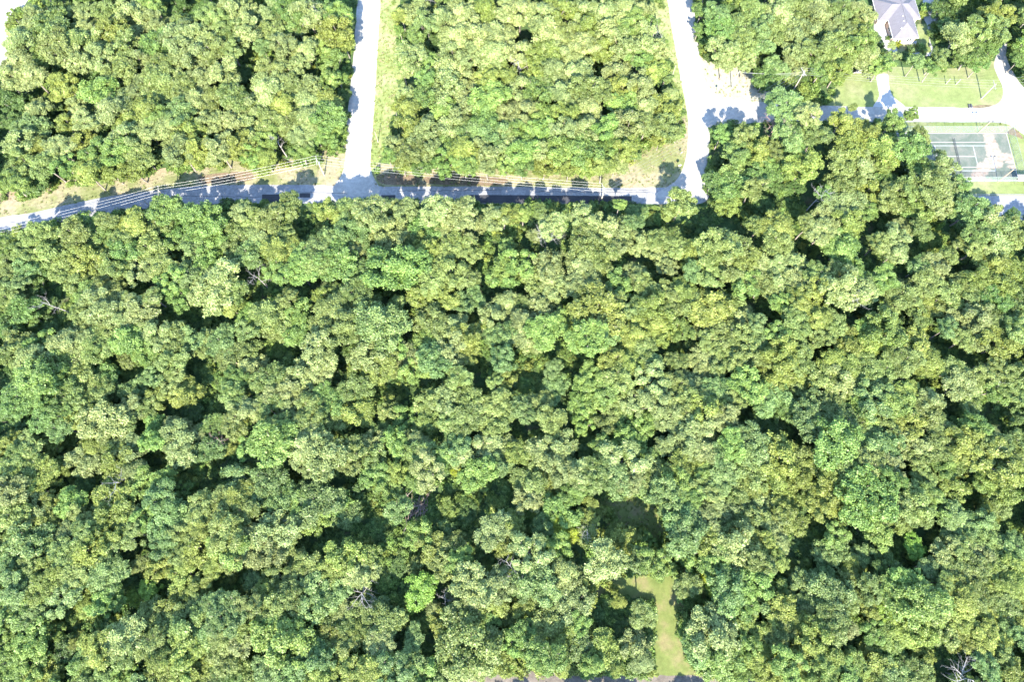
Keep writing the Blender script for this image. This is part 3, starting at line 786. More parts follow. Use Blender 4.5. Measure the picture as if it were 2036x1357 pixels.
VIS = [
    [(0, 404), (60, 402), (95, 396), (122, 378), (200, 368), (300, 358), (380, 343), (450, 340), (540, 343), (640, 332), (688, 305), (695, 345), (735, 355), (770, 345), (1000, 348), (1195, 352), (1240, 338), (1290, 305),
     (1345, 275), (1366, 300), (1355, 350), (1345, 372), (1315, 392), (1300, 404), (1258, 404), (1250, 393), (1212, 393), (1185, 403), (1165, 400), (1140, 404), (960, 404), (930, 392), (880, 386), (800, 392), (785, 397), (760, 386), (700, 386),
     (690, 373), (640, 373), (628, 397), (608, 392), (560, 376), (535, 384), (510, 400), (440, 398), (400, 392), (360, 388), (320, 391), (290, 402), (200, 418), (170, 423), (130, 434), (105, 430), (60, 441), (0, 462)],
    [(708, 0), (705, 60), (700, 150), (692, 250), (688, 345), (740, 350), (752, 318), (770, 265), (788, 205), (790, 150), (785, 100), (778, 0)],
    [(1320, 0), (1328, 60), (1335, 120), (1350, 200), (1364, 230), (1362, 360), (1388, 388), (1400, 350), (1408, 300), (1408, 262), (1418, 244), (1450, 246), (1500, 224), (1528, 206), (1498, 178), (1478, 162), (1450, 140), (1412, 130), (1393, 112), (1380, 75), (1374, 40), (1376, 0)],
    [(1690, 160), (1698, 148), (1745, 158), (1745, 152), (1768, 150), (1780, 152), (1830, 148), (1890, 150), (1975, 140), (1975, 118), (1984, 106), (2001, 106), (2010, 135), (2036, 165), (2036, 262), (2036, 356), (1940, 357), (1915, 335), (1898, 300), (1870, 290), (1850, 268), (1842, 240), (1828, 218), (1800, 213), (1740, 220), (1700, 208), (1690, 190)],
    [(1632, 212), (1655, 212), (1660, 222), (1640, 222)],
    [(1945, 360), (2036, 360), (2036, 415), (2015, 412), (1990, 405), (1965, 403), (1942, 385)],
    [(1294, 1152), (1342, 1150), (1346, 1200), (1352, 1290), (1372, 1325), (1390, 1340), (1296, 1340), (1300, 1290), (1304, 1230)],
    [(1208, 1150), (1290, 1150), (1295, 1200), (1240, 1185)],
    [(1212, 995), (1262, 985), (1295, 1000), (1318, 1030), (1310, 1065), (1270, 1050), (1230, 1040)],
    [(970, 1345), (1040, 1342), (1140, 1344), (1430, 1352), (1430, 1380), (960, 1380)],
    [(1746, 0), (1768, 40), (1776, 78), (1788, 105), (1836, 104), (1850, 100), (1844, 62), (1852, 40), (1858, 0)],
    [(0, 20), (30, 5), (46, 0), (34, 25), (8, 45), (8, 90), (0, 100)],
]


def gap_to(poly, x, y):
    """Photo pixels from a point to the outline of a stretch of open ground."""
    best = 1e9
    for i in range(len(poly)):
        x0, y0 = poly[i - 1]
        x1, y1 = poly[i]
        dx, dy = x1 - x0, y1 - y0
        t = max(0, min(1, ((x - x0) * dx + (y - y0) * dy) / (dx * dx + dy * dy + 1e-9)))
        best = min(best, math.hypot(x - x0 - t * dx, y - y0 - t * dy))
    return best


GAPS = [(380, 628, 52, 22), (268, 578, 30, 13), (255, 735, 32, 18), (120, 648, 44, 16), (420, 812, 38, 22), (432, 762, 18, 16), (500, 588, 14, 26), (602, 447, 24, 18), (560, 568, 30, 9), (778, 585, 30, 15),
        (560, 692, 38, 18), (802, 638, 16, 13), (797, 768, 22, 22), (750, 792, 14, 22), (932, 728, 28, 13), (1028, 462, 14, 24), (1032, 570, 14, 22), (1162, 716, 24, 17), (1055, 738, 34, 46), (1300, 440, 34, 13),
        (1370, 460, 26, 14), (1472, 428, 32, 18), (1345, 546, 24, 13), (1350, 690, 27, 14), (1478, 832, 17, 22), (1764, 438, 30, 17), (1869, 482, 38, 20), (1607, 497, 28, 13), (1680, 612, 44, 13), (1790, 530, 22, 12),
        (1870, 682, 14, 22), (1933, 709, 46, 14), (1840, 770, 24, 12), (1908, 830, 22, 20), (1540, 632, 20, 14), (381, 938, 46, 26), (180, 972, 14, 22), (176, 1230, 64, 15), (450, 1160, 38, 25), (745, 1006, 24, 38),
        (781, 1094, 36, 38), (997, 977, 32, 23), (930, 1000, 24, 32), (780, 1190, 15, 22), (832, 1232, 32, 20), (985, 1120, 22, 15), (1163, 882, 20, 24), (1045, 1040, 12, 26), (1200, 1228, 30, 34), (1392, 1210, 26, 18),
        (1596, 1072, 46, 20), (1578, 1127, 30, 12), (1786, 1100, 22, 18), (1860, 1156, 16, 12), (1700, 1222, 24, 20), (1670, 1030, 22, 14), (490, 115, 20, 18), (128, 220, 14, 10), (856, 85, 20, 18), (1562, 365, 32, 12),
        (1650, 292, 10, 18), (1795, 336, 27, 16), (1597, 422, 32, 12), (255, 1125, 14, 26), (700, 560, 20, 10), (1425, 320, 16, 10), (660, 300, 12, 10)]


def fit(c):
    px, py, r, t = c
    if t == 'L' and px < 100: t = 'l'
    for gx, gy, ga, gb in GAPS:                       # hollows in the canopy: only low growth there
        q = math.hypot((px - gx) / (ga + 2), (py - gy - 3) / (gb + 4))
        if q < 1 and t not in 'YL':
            return (px, py, max(9, r * .62), 'd', 12)
        k = math.hypot((px - gx) / (ga + r * .8), (py - gy) / (gb + r * .8))
        if k < 1: r = max(r * .72, r * k)
    for P in VIS:
        g_ = gap_to(P, px, py)
        if inside(P, px, py):
            if g_ > .45 * r: return None
            r = min(r, 12)
        else:
            r = min(r, max(9, g_ * 1.02))
    return (px, py, r, t, c[2])


crowns = [q for q in map(fit, crowns) if q]
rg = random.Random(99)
crowns = [(x, y, r, ({'o': 'p', 'g': 'l'}.get(t, t) if y < 340 and x < 1370 and rg.random() < .5 else t), r0) for x, y, r, t, r0 in crowns]  # paler northern crowns: own tone, and partly stronger light put into leaf colour
crowns = [q for q in crowns if q[4] > 28 or q[3] in 'dYL' or rg.random() > .03]


def crown_size(px, py, r, t, rnd, r0=None):
    R = r / scale_at(py) * (rnd.uniform(.95, 1.3) if r0 == r else 1.03)
    R0 = (r0 or r) / scale_at(py)
    up = rnd.uniform(-1.2, 1.3) + (1.5 + 1.7 * max(0, min(1, (py - 350) / 500))) * math.sin(px / 71 + 1.3 * math.sin(py / 90)) * math.sin(py / 58 + 1.1 * math.sin(px / 120))
    if t == 'd':
        zc = R * rnd.uniform(.5, .75)
    elif t in 'YL' or R0 < 3.0:
        zc = R0 * rnd.uniform(1.0, 1.25) + max(0, up) * .5
    else:
        zc = 3.6 + R0 * .9 + up
        if 372 < py < 470 and px < 1420 and gap_to(VIS[0], px, py) < 48: zc = max(zc, 3.6 + R0 * .9) + 1.6      # the tall row along the road
        if 215 < py < 330 and 1400 < px < 1850: zc = max(zc, 3.6 + R0 * .9) + 1.2
    if 1195 < px < 1335 and 1050 < py < 1112: zc = min(zc, R * 1.05)        # saplings that let the sun into the glade
    return R, max(zc, R * .5)


rnd = random.Random(21)
order = sorted(range(len(crowns)), key=lambda i: (-(crowns[i][2] + (30 if crowns[i][3] in 'YL' else 0) - (8 if crowns[i][3] == 'd' else 0)), -crowns[i][1]))
in_frame = [i for i in order if 8 < crowns[i][0] < 2028 and 6 < crowns[i][1] < 1350]
TREES = in_frame[:300]
tree_set = set(TREES)
# ---- labels: hue and size first, then where the tree stands from something one can find
TONE = {'o': 'olive green', 'p': 'pale sage green', 'g': 'mid green', 'l': 'light green', 'b': 'blue green', 'y': 'yellowish green', 'd': 'dark green', 'Y': 'bright yellow', 'L': 'bright lime'}
MARKS = [('tennis court', 1935, 310), ('grey roofed house', 1785, 40), ('mown roadside lawn', 1870, 180), ('house driveway', 1757, 180), ('sandy road corner', 1440, 170),
         ('western side road top', 732, 30), ('western side road', 720, 180), ('western road junction', 710, 360), ('eastern side road top', 1350, 30), ('eastern road junction', 1370, 370),
         ('eastern side road', 1380, 190), ('pale grassy road corner', 1290, 320), ('long black asphalt patch', 1100, 395), ('square black asphalt patch', 535, 395), ('western road bend', 30, 445), ('roadside utility pole', 1197, 380),
         ('grey roadside trunk', 575, 290), ('forked white snag', 1033, 150), ('pinkish dead tree', 1530, 258), ('leaning grey snag', 1613, 395), ('wide white snag', 1662, 590), ('bare white branch', 140, 610),
         ('spreading dead branches', 728, 1172), ('tall white snag', 1035, 1122), ('bleached corner snag', 1885, 1335), ('brown brush heap', 832, 1005), ('long mown clearing', 1328, 1240), ('shaded glade', 1268, 1020), ('dirt track', 1010, 1347),
         ('lime sapling', 834, 1176), ('gravel corner road', 15, 60), ('parking area', 1990, 405), ('western junction pole', 640, 335), ('thick white pole', 2015, 60),
         ('pale twiggy snag', 1082, 480), ('grey snag by the top edge', 638, 45), ('small pale snag', 890, 1188)]
SPECIAL = {}


def sector(dx, dy):
    a = math.degrees(math.atan2(-dy, dx)) % 360
    return ['right of', 'above right of', 'above', 'above left of', 'left of', 'below left of', 'below', 'below right of'][int((a + 22.5) // 45) % 8]


ORD = ['', 'second', 'third', 'fourth', 'fifth', 'sixth', 'seventh', 'eighth', 'ninth', 'tenth', 'eleventh', 'twelfth']


def tree_labels(idx):
    rows = {}
    for i in idx:
        px, py, r, t, r0 = crowns[i]
        size = 'broad' if r >= 36 else ('large' if r >= 30 else 'small')
        best = sorted((math.hypot(px - x, py - y), n, x, y) for n, x, y in MARKS)
        d, n, x, y = best[0]
        rows.setdefault((size, TONE[t], sector(px - x, py - y), n), []).append((d, i))
    out = {}
    for (size, tone, sec, n), v in rows.items():
        v.sort()
        for k, (d, i) in enumerate(v):
            if len(v) == 1:
                out[i] = f'{size} {tone} tree crown {sec} the {n}'
            else:
                o_ = (ORD[k] + ' nearest' if k else 'nearest')
                out[i] = f'{size} {tone} tree {o_} {sec} the {n}'
    return out


LAB = tree_labels(TREES)
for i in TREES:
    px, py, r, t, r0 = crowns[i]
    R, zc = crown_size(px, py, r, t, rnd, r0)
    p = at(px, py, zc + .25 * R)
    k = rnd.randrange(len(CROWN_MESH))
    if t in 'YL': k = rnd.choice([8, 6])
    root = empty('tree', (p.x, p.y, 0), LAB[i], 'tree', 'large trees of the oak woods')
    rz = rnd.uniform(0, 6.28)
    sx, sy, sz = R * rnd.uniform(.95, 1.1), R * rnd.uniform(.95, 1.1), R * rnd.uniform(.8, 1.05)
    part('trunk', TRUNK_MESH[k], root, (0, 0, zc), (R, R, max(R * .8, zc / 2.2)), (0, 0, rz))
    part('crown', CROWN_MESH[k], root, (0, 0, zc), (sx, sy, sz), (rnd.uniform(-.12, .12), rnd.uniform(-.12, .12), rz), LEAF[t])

# ---- the rest of the wood: one mass
TONES = ['o', 'p', 'g', 'l', 'b', 'y', 'd']
MATS = [LEAF[t] for t in TONES] + [BARK]
pick_k = {t: [(j * 3 + a) % len(CROWNS) for a in range(3)] for j, t in enumerate(TONES)}
variants = []
for j, t in enumerate(TONES):
    for k in pick_k[t]:
        V, lv, cen = CROWNS[k]
        variants.append([(V, None, j, lv), (np.array(TRUNK_MB[k].v), TRUNK_MB[k].f, len(TONES), None)])
pts = []
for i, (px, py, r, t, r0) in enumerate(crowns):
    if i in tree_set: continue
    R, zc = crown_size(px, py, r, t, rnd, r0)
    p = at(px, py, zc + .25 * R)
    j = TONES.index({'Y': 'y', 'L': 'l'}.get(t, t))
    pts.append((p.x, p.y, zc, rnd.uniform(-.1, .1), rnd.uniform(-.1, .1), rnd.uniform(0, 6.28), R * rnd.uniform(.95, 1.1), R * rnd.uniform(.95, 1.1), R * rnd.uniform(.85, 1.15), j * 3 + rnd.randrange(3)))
# beyond the frame the wood goes on
for gx in range(-360, 2400, 54):
    for gy in range(-300, 1640, 54):
        px, py = gx + rnd.uniform(-18, 18), gy + rnd.uniform(-18, 18)
        if -6 < px < 2042 and -6 < py < 1362: continue
        if 380 < py < 520 and px < 0 or 660 < px < 800 and py < 0 or 1300 < px < 1400 and py < 0: continue
        if any(inside(P, px, py) for P in OPEN) or (1990 < px and 150 < py < 450) or (1700 < px < 1880 and py < 0) or (py > 1335 and 860 < px < 1560 and py < 1440) or (-130 < px < 60 and py < 180): continue
        R, zc = crown_size(px, max(0, min(1357, py)), rnd.uniform(24, 32), 'o', rnd)
        p = at(px, py, zc)
        j = rnd.choice([0, 0, 0, 1, 1, 2, 3, 4, 5])
        pts.append((p.x, p.y, zc, 0, 0, rnd.uniform(0, 6.28), R, R, R * rnd.uniform(.85, 1.15), j * 3 + rnd.randrange(3)))
scatter('woods', variants, MATS, np.array(pts), 'smaller oaks that fill the woods between the large trees')

# ---- undergrowth on the floor of the wood, weeds on the verges
bush = [crown_arrays(seed=50 + k, lobes=5, tufts=170, leaf=.11, flat=.5, spread=.6, lobe_r=(.3, .5), clumps=(4, 6), clump_r=(.18, .3), spiky=.3, quads=5)[:2] for k in range(3)]
UT = ['g', 'd', 'l', 'y']
variants = [[(V, None, j, lv)] for j in range(len(UT)) for V, lv in bush]
pts = []
SOFT = [R_VERGE_W, R_VERGE_MID, R_VERGE_EAST, R_VERGE_RIGHT, R_CLEAR, R_GLADE, R_YARDLAWN, R_PATH]
for _ in range(15000):
    px, py = rnd.uniform(-60, 2096), rnd.uniform(-60, 1420)
    if any(inside(P, px, py) for P in OPEN): continue
    soft = any(inside(P, px, py) for P in SOFT)
    if soft or any(inside(P, px, py) for P in VIS): continue
    R = rnd.uniform(.5, 2.2)
    p = at(px, py)
    j = rnd.choice([0, 0, 0, 1, 1, 2, 2, 3])
    pts.append((p.x, p.y, R * .2, 0, 0, rnd.uniform(0, 6.28), R, R, R * rnd.uniform(.7, 1.3), j * 3 + rnd.randrange(3)))
for gx, gy, ga, gb in GAPS:            # bushes and saplings in the hollows
    for _ in range(int(ga * gb / 16)):
        a, q = rnd.uniform(0, 6.28), math.sqrt(rnd.random())
        px, py = gx + math.cos(a) * q * ga * 1.15, gy + math.sin(a) * q * gb * 1.15
        R = rnd.uniform(.45, 1.5)
        p = at(px, py)
        pts.append((p.x, p.y, R * rnd.uniform(.3, 1.4), 0, 0, rnd.uniform(0, 6.28), R, R, R * rnd.uniform(.8, 1.5), rnd.choice([0, 0, 1, 2, 2, 3]) * 3 + rnd.randrange(3)))
for P in VIS:                       # a skirt of low growth where the wood meets open ground
    for i in range(len(P)):
        (x0, y0), (x1, y1) = P[i - 1], P[i]
        L = math.hypot(x1 - x0, y1 - y0)
        for k in range(int(L / 2.5)):
            t = rnd.random()
            px, py = x0 + (x1 - x0) * t + rnd.gauss(0, 10), y0 + (y1 - y0) * t + rnd.gauss(0, 10)
            R = rnd.uniform(.6, 2.3)
            if any(inside(Q, px, py) for Q in VIS + OPEN) or min(gap_to(Q, px, py) for Q in VIS) < R * 4.2: continue
            p = at(px, py)
            pts.append((p.x, p.y, R * .35, 0, 0, rnd.uniform(0, 6.28), R, R, R * rnd.uniform(.8, 1.4), rnd.choice([0, 0, 2, 2, 3]) * 3 + rnd.randrange(3)))
scatter('undergrowth', variants, [LEAF[t] for t in UT], np.array(pts))


def blades(seed, n=26):
    r = np.random.default_rng(seed)
    V = []
    for k in range(n):
        a, q = r.uniform(0, 6.28), r.uniform(0, .8)
        c = np.array([q * np.cos(a), q * np.sin(a), 0])
        h = r.uniform(.4, 1.0)
        b = r.uniform(0, 6.28)
        w = np.array([np.cos(b), np.sin(b), 0]) * .10
        tip = c + np.array([r.normal(0, .3), r.normal(0, .3), h])
        V += [c - w, c + w, tip + w * .5, tip - w * .5]
    V = np.array(V)
    return V, np.clip(r.normal(.5, .25, n), 0, 1)


WEED_A = leaf_mat('straw_weeds', (.20, .16, .085), (.33, .27, .16), .2, .8)
WEED_B = leaf_mat('green_weeds', (.11, .15, .035), (.20, .23, .07), .25, .7)
tuft = [blades(70 + k) for k in range(3)]
variants = [[(V, None, j, lv)] for j in range(2) for V, lv in tuft]
pts = []
for P, n_, green in ((R_VERGE_W, 2200, .45), (R_VERGE_MID, 2200, .4), (R_VERGE_EAST, 1300, .8), (R_VERGE_RIGHT, 700, .8), (R_GLADE, 500, .8), (R_SAND, 250, .5), (R_STRIP, 150, .9)):
    xs, ys = [q[0] for q in P], [q[1] for q in P]
    for _ in range(n_):
        px, py = rnd.uniform(min(xs), max(xs)), rnd.uniform(min(ys), max(ys))
        if not inside(P, px, py) or any(inside(Q, px, py) for Q in (R_ROAD, R_LEFTROAD, R_RIGHTROAD, R_BRANCH, R_TRACK)): continue
        if 1840 < px < 2040 and 255 < py < 362: continue
        s = rnd.uniform(.2, .55)
        p = at(px, py)
        pts.append((p.x, p.y, 0.01, 0, 0, rnd.uniform(0, 6.28), s, s, s * rnd.uniform(.6, 1.2), (3 if rnd.random() < green else 0) + rnd.randrange(3)))
scatter('weeds', variants, [WEED_A, WEED_B], np.array(pts))


# ---------------------------------------------------------------- dead trees
def branch_tree(mb_list, rr, start, d, length, rad, depth, droop=0.0):
    """Grows one branch with side branches into mb_list[0] (or its own mesh at the first fork)."""
    pts, radii = [Vector(start)], [rad]
    p, n = Vector(start), 4
    d = Vector(d).normalized()
    for k in range(n):
        d = (d + Vector((rr.uniform(-.22, .22), rr.uniform(-.22, .22), rr.uniform(-.12, .16) - droop))).normalized()
        p = p + d * (length / n)
        pts.append(p.copy())
        radii.append(rad * (1 - .8 * (k + 1) / n))
    mb_list.tube(pts, radii, 6 if rad > .06 else 4)
    if depth:
        for k in range(1, n + 1):
            for _ in range(2 if depth > 1 else 1):
                if rr.random() < .75:
                    side = d.cross(Vector((rr.uniform(-1, 1), rr.uniform(-1, 1), rr.uniform(-1, 1)))).normalized()
                    branch_tree(mb_list, rr, pts[k], d * .6 + side * .9, length * rr.uniform(.35, .55), max(radii[k] * .7, .02), depth - 1, droop)


def dead_tree(px, py, h, label, lean=(0, 0), m=DEADWOOD, n=5, spread=1.0, seed=1, rad=.2, z0=0.0, blen=.5, fork=.45, name='dead_tree', cat='dead tree'):
    rr = random.Random(seed)
    p = at(px, py, z0)
    root = empty(name, (p.x, p.y, 0), label, cat, 'dead trees among the woods')
    top = Vector((lean[0], lean[1], 1)).normalized() * h
    t = MB()
    pts = [Vector((0, 0, -.3)), top * .35 + Vector((rr.uniform(-.2, .2), rr.uniform(-.2, .2), 0)), top * .7 + Vector((rr.uniform(-.3, .3), rr.uniform(-.3, .3), 0)), top]
    t.tube(pts, [rad, rad * .8, rad * .55, rad * .2], 8)
    t.build('trunk', m, root)
    for k in range(n):
        a = 6.28 * k / n + rr.uniform(-.4, .4)
        b = MB()
        f = fork + (1 - fork) * (k + .5) / n * .95
        s = top * f
        branch_tree(b, rr, s, (math.cos(a) * spread, math.sin(a) * spread, .55), h * blen * rr.uniform(.7, 1.15), rad * .5, 2)
        b.build('branch', m, root)
    return root


dead_tree(575, 318, 10.5, 'grey dead trunk leaning over shaded weeds beside the main road', (-.25, .3), n=4, spread=.6, seed=3, blen=.3, rad=.22)
dead_tree(1036, 165, 11, 'forked white snag standing out of the pale middle wood', (-.05, .1), n=4, spread=1.3, seed=5, rad=.26, blen=.5)
dead_tree(640, 62, 11.5, 'grey twiggy snag by the top edge, west of the side road', (0, .05), n=6, spread=.8, seed=7, blen=.35)
dead_tree(850, 28, 12, 'white branching snag near the top edge of the middle wood', (0, .1), n=5, spread=1, seed=9, blen=.4)
dead_tree(1290, 105, 11, 'pale thin snag beside the eastern side road', (0, .05), n=5, spread=1.0, seed=10, blen=.38)
dead_tree(1520, 285, 12, 'pinkish dead tree full of fine twigs in the eastern wood', (.05, .05), REDWOOD, n=9, spread=1.1, seed=11, blen=.45, rad=.22)
dead_tree(1598, 425, 12, 'leaning grey snag with upright branches beside a dark hollow', (.25, .2), n=5, spread=.6, seed=13, blen=.4)
dead_tree(1655, 608, 12, 'wide white snag with a fan of bare branches', (.05, .05), n=7, spread=1.4, seed=15, blen=.52, rad=.24)
dead_tree(1084, 496, 11, 'pale many branched snag south of the long asphalt patch', (0, .05), n=7, spread=1.0, seed=17, blen=.42)
dead_tree(146, 625, 9.5, 'bare white branch reaching west over a dark hollow', (-.7, .15), n=3, spread=.6, seed=19, blen=.35, rad=.17)
dead_tree(534, 574, 9, 'small curling white snag beside a broad olive tree', (-.2, .1), n=4, spread=1.0, seed=20, blen=.45, rad=.16)
dead_tree(728, 1178, 8.5, 'low dead tree with branches spreading flat near the lime sapling', (.05, .0), n=7, spread=1.7, seed=21, blen=.62, rad=.17)
dead_tree(1041, 1146, 12, 'tall white snag leaning beside a dark opening', (-.22, .12), n=5, spread=1.0, seed=23, blen=.5, rad=.28)
dead_tree(1880, 1340, 11.5, 'bleached white snag with long crooked branches in the bottom corner', (.0, .0), n=8, spread=1.8, seed=25, blen=.62, rad=.24)
dead_tree(889, 1192, 7, 'small pale snag between the lime sapling and an olive tree', (0, .05), n=4, spread=.9, seed=27, blen=.4, rad=.15)
dead_tree(1162, 1062, 8, 'grey twiggy snag beside the yellow bush', (0, .1), n=5, spread=.9, seed=29, blen=.4, rad=.14)
dead_tree(262, 970, 11, 'twisted grey snag in the lower western wood', (.1, .05), n=4, spread=1.0, seed=31, blen=.4, rad=.17)
dead_tree(1768, 440, 9, 'slanting grey trunk in the dark hollow of the eastern wood', (.5, .3), n=2, spread=.5, seed=33, blen=.3, rad=.2)
dead_tree(1925, 760, 10, 'thin pale snag among olive trees near the eastern edge', (.2, .0), n=4, spread=1.1, seed=35, blen=.45, rad=.14)
dead_tree(455, 885, 9, 'small pinkish snag over a dark hollow of the western wood', (0, .05), REDWOOD, n=5, spread=.9, seed=37, blen=.4, rad=.14)
dead_tree(575, 1045, 11, 'slim pale limb leaning out of a light green tree', (.55, .25), n=2, spread=.6, seed=39, blen=.35, rad=.14)
# the brown brush heap
rr = random.Random(77)
p = at(832, 1008)
hp = empty('brush_heap', (p.x, p.y, 0), 'brown heap of dry dead brush in the lower wood', 'brush heap')
for k in range(70):
    b = MB()
    a = rr.gauss(1.2, .55)
    c = Vector((rr.gauss(0, 1.9), rr.gauss(0, 2.2), max(.1, rr.uniform(.2, 1.8))))
    L = rr.uniform(2.0, 5.5)
    d = Vector((math.cos(a), math.sin(a), rr.uniform(-.15, .25)))
    m2 = Vector((rr.uniform(-.3, .3), rr.uniform(-.3, .3), rr.uniform(-.1, .3)))
    b.tube([c - d * L / 2, c + m2, c + d * L / 2], [.09, .07, .03], 5)
    b.build('stick', REDWOOD if k % 3 else BARK, hp)


# ---------------------------------------------------------------- utility poles and their cables
def pole(px, py, h, label, arm=None, rad=.16, m=POLEWOOD, name='utility_pole', transformer=False, lean=(0, 0)):
    p = at(px, py)
    root = empty(name, (p.x, p.y, 0), label, 'utility pole', 'utility poles along the roads')
    b = MB()
    b.tube([(0, 0, -.4), (lean[0] * .5, lean[1] * .5, h * .5), (lean[0], lean[1], h)], [rad * 1.25, rad, rad * .75], 10)
    b.build('post', m, root)
    tips = [Vector((0, 0, h))]
    if arm is not None:
        ca, sa = math.cos(arm), math.sin(arm)
        M = Matrix.Translation((0, 0, h - .55)) @ Matrix.Rotation(arm, 4, 'Z')
        x = MB()
        x.box((-1.7, .17, -.09), (1.7, .29, .09), M)
        x.build('crossarm', m, root)
        tips = []
        for s in (-1.55, -.55, .55, 1.55):
            i = MB()
            q = M @ Vector((s, .23, .09))
            i.tube([q, q + Vector((0, 0, .1)), q + Vector((0, 0, .16)), q + Vector((0, 0, .26))], [.03, .07, .075, .03], 8)
            i.build('insulator', STEEL, root)
            tips.append(q + Vector((0, 0, .26)))
    if transformer:
        t = MB()
        t.tube([(.32, -.2, h - 2.2), (.32, -.2, h - 2.12), (.32, -.2, h - 1.3), (.32, -.2, h - 1.2)], [.2, .26, .26, .14], 12)
        t.build('transformer', STEEL, root)
    return [Vector((p.x, p.y, 0)) + q for q in tips]


def span(a, b, n, label, sag=1.0):
    root = empty('power_line', tuple((a[0] + b[0]) / 2 * Vector((1, 1, 0))), label, 'power line', 'overhead cables between the poles')
    o = root.location.copy()
    for k in range(n):
        p, q = a[k % len(a)], b[k % len(b)]
        if len(a) == 1: p = p - Vector((0, 0, .45 * k))
        if len(b) == 1: q = q - Vector((0, 0, .45 * k))
        pts = []
        for j in range(15):
            t = j / 14
            v = p.lerp(q, t) - Vector((0, 0, 4 * sag * t * (1 - t))) - o
            pts.append(v)
        m = MB()
        m.tube(pts, .02, 4)
        m.build('cable', CABLE, root)


pA = pole(645, 349, 9.4, 'pale pole beside the western junction with cables both ways', 1.75, transformer=True)
pB = pole(1196, 397, 7.8, 'white sunlit pole standing on the road edge by the asphalt patch', 1.9)
pC = pole(1578, 178, 9.6, 'tall pole with crossarm at the edge of the eastern wood', 1.95, transformer=True)
pD = pole(1951, 196, 7.6, 'pale pole leaning over the mown lawn', 1.55, .17)
pE = pole(341, 406, 8.8, 'pole half hidden by roadside trees near the western bend', 1.75)
pF = pole(1454, 176, 8.5, 'brown pole on the sandy road corner', None, .14)
pG = pole(752, 283, 6.0, 'thin grey pole on the verge east of the western side road', None, .1)
pH = pole(1335, 156, 6.6, 'slim white pole on the verge of the eastern side road', None, .1)
pI = pole(2011, 72, 11.0, 'thick white pole in front of dark trees by the top edge', None, .2)
pJ = pole(299, 411, 4.5, 'short dark pole in the shade on the road edge', None, .12)
span(pA, pB, 4, 'cables over the verge between the western junction and the roadside pole', 1.2)
span(pB, pC, 4, 'cables slanting across the eastern junction to the tall pole', 1.2)
span(pC, pD, 4, 'cables over the lawn between the tall pole and the leaning pole', 1.1)
span(pA, pE, 4, 'cables along the shaded road west of the western junction', 1.0)
span(pC, pF, 2, 'two thin cables from the tall pole to the brown corner pole', .5)
far = at(-160, 505, 9)
span(pE, [far + Vector((-k * .3, k * 1.05, 0)) for k in range(4)], 4, 'cables running on over the road bend at the western edge', 1.0)
far = at(2140, 150, 10)
span(pD, [far + Vector((0, 1.1 * k, 0)) for k in range(4)], 4, 'cables running on past the road corner towards the eastern edge', .7)
far = at(2110, 130, 6)
span(pI, [far, far + Vector((2, 0, 0)), far + Vector((4, -1, 0))], 3, 'cables dropping from the thick white pole in front of dark trees', .4)
for (x, y, w) in ((1880.5, 167, 'western'), (1900, 168.5, 'eastern')):
    p = at(x, y)
    root = empty('lawn_post', (p.x, p.y, 0), f'{w} one of two short posts standing on the lawn', 'post', 'two short posts on the lawn')
    b = MB()
    b.tube([(0, 0, -.2), (0, 0, 2.6)], [.12, .11], 8)
    b.build('shaft', POLEWOOD, root)
    b = MB()
    b.tube([(0, 0, 2.6), (0, 0, 2.7), (0, 0, 2.78)], [.16, .16, .03], 8)
    b.build('cap', STEEL, root)


# ---------------------------------------------------------------- small roadside signs
def sign(px, py, h, label, rz=0.0, w=.75):
    p = at(px, py)
    root = empty('road_sign', (p.x, p.y, 0), label, 'road sign', None, rz)
    b = MB()
    b.tube([(0, 0, -.2), (0, 0, h)], .04, 6)
    b.build('pole', STEEL, root)
    b = MB()
    n = 8
    ring = lambda y: [(w / 2 * 1.08 * math.cos(math.pi / 8 + k * math.pi / 4), y, h - w * .2 + w / 2 * 1.08 * math.sin(math.pi / 8 + k * math.pi / 4)) for k in range(n)]
    f, k_ = ring(-.06), ring(-.045)
    b.poly(f)
    b.poly(list(reversed(k_)))
    for j in range(n):
        b.poly([f[j], k_[j], k_[(j + 1) % n], f[(j + 1) % n]])
    b.build('face', SIGNBACK, root)


SIGNBACK = plain('bare_sign_metal', (.45, .45, .44), .5, .05, 3, .3)
sign(1348, 338, 3.0, 'small road sign on the verge by the eastern junction', .1, 1.0)
sign(1352, 311, 2.4, 'small road sign on the pale grass above the junction sign', .7, .9)
sign(1425, 183, 2.2, 'small road sign on the sandy corner by the branch road', .2, .8)


def bin_(px, py, label):
    p = at(px, py)
    root = empty('trash_bin', (p.x, p.y, 0), label, 'trash bin')
    b = MB()
    b.tube([(0, 0, 0), (0, 0, .5), (0, 0, 1.0)], [.28, .33, .36], 10)
    b.build('body', DARKMETAL, root)
    b = MB()
    b.tube([(0, 0, 1.0), (0, 0, 1.06), (0, 0, 1.14)], [.40, .39, .12], 10)
    b.build('lid', DARKMETAL, root)


bin_(1725, 156, 'dark trash bin standing beside the house driveway')
bin_(1847.5, 92, 'dark trash bin standing on the garden walk south of the house')
for k, x in enumerate((1926.5, 1931)):
    p = at(x, 213)
    root = empty('culvert_pipe', (p.x, p.y, .10), ('dark culvert pipe mouth at the lawn edge, western of two', 'dark culvert pipe mouth at the lawn edge, eastern of two')[k], 'culvert', 'culvert pipes at the lawn edge')
    b = MB()
    b.tube([(0, -.5, .1), (0, .9, .1)], .3, 12)
    b.build('pipe', DARKMETAL, root)
    b = MB()
    b.tube([(0, -.56, .1), (0, -.42, .1)], .37, 12)
    b.build('collar', CABLE, root)
